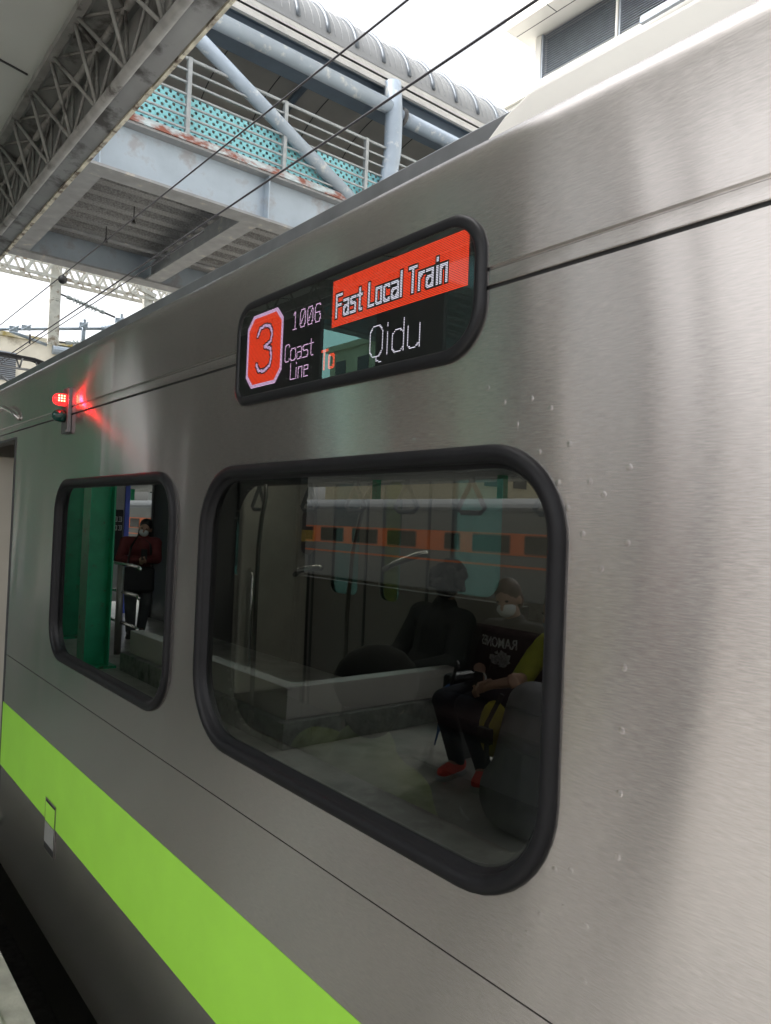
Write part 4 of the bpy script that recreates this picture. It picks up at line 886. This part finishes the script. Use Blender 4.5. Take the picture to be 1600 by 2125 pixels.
YEL = pm('lime_yellow_top', (.38, .40, .03), .8, var=.15, scale=12)
J2 = dict(pelvis=(-2.72, -2.82, -1.05), waist=(-2.74, -2.80, -.92), chest=(-2.78, -2.76, -.76), neck=(-2.80, -2.73, -.63), head=(-2.81, -2.69, -.49),
          sl=(-2.95, -2.74, -.70), sr=(-2.60, -2.75, -.70), el=(-2.99, -2.58, -.90), er=(-2.52, -2.62, -.92), wl=(-2.86, -2.40, -.86), wr=(-2.60, -2.42, -.90),
          hl=(-2.80, -2.78, -1.06), hr=(-2.63, -2.78, -1.06), kl=(-2.84, -2.36, -1.08), kr=(-2.58, -2.36, -1.08), al=(-2.84, -2.42, -1.50), ar=(-2.58, -2.42, -1.50), tl=(-2.86, -2.28, -1.57), tr=(-2.56, -2.28, -1.57))
p2, H2 = person('seated traveller in a lime yellow top with black headphones and blue mask', J2, SKIN2, dict(top=(YEL, ['torso', 'shoulders', 'uarm'], .024), trousers=(JEANS, ['hips', 'thigh', 'calf'], .016)), HAIR, MASKB, (-.3, 1, -.25), (-2.72, -2.82, -1.6))
shoes(p2, J2, SOLE, SOLE)
hp = thing('headphones', 'black headphones worn by the traveller in lime yellow', 'headphones', H2(0, 0, .12))
MB().tube([H2(-.09, 0, .0), H2(-.085, 0, .09), H2(-.045, 0, .145), H2(0, 0, .16), H2(.045, 0, .145), H2(.085, 0, .09), H2(.09, 0, 0)], .010, 8).build('band', BLACK, hp, smooth=True)
for s_ in (-1, 1): MB().capsule(H2(s_ * .085, 0, .01), .036, H2(s_ * .105, 0, .0), .034).build('earcup', BLACK, hp, smooth=True)
bg = thing('travel_bag', 'large grey travel backpack standing on the floor beside the bench', 'bag', (-2.62, -2.2, -1.6))
b = MB(); b.capsule((-2.60, -2.16, -1.40), .20, (-2.58, -2.20, -.95), .15); b.ell((-2.64, -2.12, -1.40), .19, .17, .20); b.capsule((-2.72, -2.10, -1.50), .08, (-2.5, -2.08, -1.50), .09)
b.build('bag_body', pm('bag_grey', (.20, .20, .21), .8, var=.15, scale=8, bump=.5, bscale=14), bg, remesh=.015, smoothing=2)
b = MB(); b.tube([(-2.70, -2.08, -.88), (-2.76, -2.03, -1.05), (-2.74, -2.02, -1.25)], .014, 6); b.box(-2.79, -2.70, -2.02, -1.99, -1.14, -1.06); b.build('strap', BLACK, bg)
MB().ell((-2.86, -2.20, -1.12), .09, .08, .16).build('yellow_pouch', pm('pouch_yellow', (.40, .33, .03), .7), bg, smooth=True)

MAR = pm('maroon_jacket', (.14, .025, .028), .8, var=.15, scale=10); GRP = pm('grey_trousers', (.08, .085, .09), .85, var=.2, scale=10)
J3 = dict(pelvis=(-9.78, -2.76, -.72), waist=(-9.78, -2.76, -.60), chest=(-9.77, -2.77, -.42), neck=(-9.75, -2.79, -.29), head=(-9.72, -2.80, -.17),
          sl=(-9.66, -2.93, -.35), sr=(-9.86, -2.60, -.35), el=(-9.58, -2.92, -.56), er=(-9.78, -2.50, -.58), wl=(-9.52, -2.76, -.56), wr=(-9.58, -2.66, -.57),
          hl=(-9.74, -2.84, -.76), hr=(-9.82, -2.68, -.76), kl=(-9.70, -2.84, -1.15), kr=(-9.76, -2.66, -1.15), al=(-9.82, -2.84, -1.50), ar=(-9.72, -2.66, -1.51), tl=(-9.68, -2.80, -1.57), tr=(-9.60, -2.60, -1.57))
w3, H3 = person('standing woman in a maroon jacket, grey trousers and face mask looking at her phone', J3, SKIN, dict(jacket=(MAR, ['torso', 'shoulders', 'uarm', 'farm'], .022), trousers=(GRP, ['hips', 'thigh', 'calf'], .022)), HAIR, MASK, (.8, .5, -.2), (-9.78, -2.76, -1.6), hairlen=.16)
shoes(w3, J3, BLACK, BLACK)
sb = thing('shoulder_bag', 'black shoulder bag hanging in front of the woman in the maroon jacket', 'bag', (-9.6, -2.6, -.9))
MB().box(-9.66, -9.54, -2.90, -2.48, -1.0, -.66).build('bag_body', BLACK, sb, bevel=.04); MB().tube([(-9.58, -2.86, -.68), (-9.62, -2.84, -.36), (-9.74, -2.72, -.24), (-9.66, -2.60, -.40), (-9.58, -2.52, -.68)], .014, 6).build('strap', BLACK, sb)
tag(MB().box(-9.47, -9.455, -2.74, -2.66, -.56, -.42).build('phone', BLACK, bevel=.004), 'dark phone held up by the woman in the maroon jacket', 'phone')

# passengers inside
LIME = pm('lime_shirt', (.13, .17, .03), .8, var=.12, scale=9, bump=.3, bscale=9)
J4 = dict(pelvis=(-1.66, .40, -1.04), waist=(-1.64, .36, -.94), chest=(-1.62, .32, -.76), neck=(-1.60, .31, -.62), head=(-1.57, .31, -.47),
          sl=(-1.44, .30, -.70), sr=(-1.82, .31, -.69), el=(-1.40, .40, -.95), er=(-1.90, .42, -.95), wl=(-1.48, .66, -.98), wr=(-1.80, .68, -.98),
          hl=(-1.56, .44, -1.06), hr=(-1.76, .44, -1.06), kl=(-1.54, .86, -1.08), kr=(-1.80, .86, -1.08), al=(-1.54, .90, -1.50), ar=(-1.80, .90, -1.50), tl=(-1.54, 1.04, -1.57), tr=(-1.80, 1.04, -1.57))
p4, H4 = person('seated passenger in a lime green shirt and black cap, back to the window', J4, SKIN2, dict(shirt=(LIME, ['torso', 'shoulders', 'uarm'], .03), trousers=(JEANS, ['hips', 'thigh', 'calf'], .016)), HAIR, None, (-.75, .65, -.1), (-1.66, .4, -1.6))
shoes(p4, J4, SOLE, SOLE)
cp = thing('cap', 'black cap on the passenger in the lime green shirt', 'cap', H4(0, 0, .06))
b = MB(); b.ell(H4(0, -.005, .055), .108, .122, .100); b.build('crown', pm('cap_black', (.004, .004, .005), .85), cp, smooth=True)
b = MB(); b.capsule(H4(-.06, .12, .035), .012, H4(-.03, .20, .02), .010); b.capsule(H4(.06, .12, .035), .012, H4(.03, .20, .02), .010); b.capsule(H4(0, .10, .04), .02, H4(0, .205, .02), .012); b.build('brim', bpy.data.materials['cap_black'], cp, remesh=.008, smoothing=3)
DK = pm('dark_jacket', (.012, .013, .016), .85)
J5 = {k: (v[0] - 1.95, 2.78 - v[1], v[2] + .10) for k, v in J4.items()}
p5, H5 = person('dark clothed passenger with curly black hair on the far bench, looking away', J5, SKIN2, dict(jacket=(DK, ['torso', 'shoulders', 'uarm', 'farm'], .03), trousers=(DK, ['hips', 'thigh', 'calf'], .02)), HAIR, None, (-.5, 1, 0), (-3.6, 2.4, -1.6))
shoes(p5, J5, BLACK, BLACK)
b = MB(); rc = random.Random(3)
for k in range(46):
    a = rc.uniform(0, 6.283); e = rc.uniform(-.5, 1.5); r = .105; b.ell(H5(r * math.cos(e) * math.cos(a), -.02 + r * math.cos(e) * math.sin(a), .045 + r * 1.05 * math.sin(e)), rc.uniform(.026, .042), rc.uniform(.026, .042), rc.uniform(.024, .036), n=8, m=6)
b.build('curls', HAIR, p5, remesh=.009)
fe = thing('fire_extinguisher', 'dark extinguisher with a yellow band on the grey windbreak inside', 'extinguisher', (-5.515, 2.66, -.28))
MB().capsule((-5.515, 2.66, -.22), .058, (-5.515, 2.66, .06), .058).build('cylinder', pm('extinguisher_dark', (.03, .010, .010), .3), fe, smooth=True)
MB().lathe([(.060, 0), (.060, .10)], (-5.515, 2.66, -.16), (0, 0, 1), 16).build('yellow_band', pm('band_label', (.55, .36, .03), .5), fe)
MB().tube([(-5.515, 2.66, .115), (-5.515, 2.66, .17), (-5.46, 2.60, .18)], .015, 6).build('valve', DARKGREY, fe)
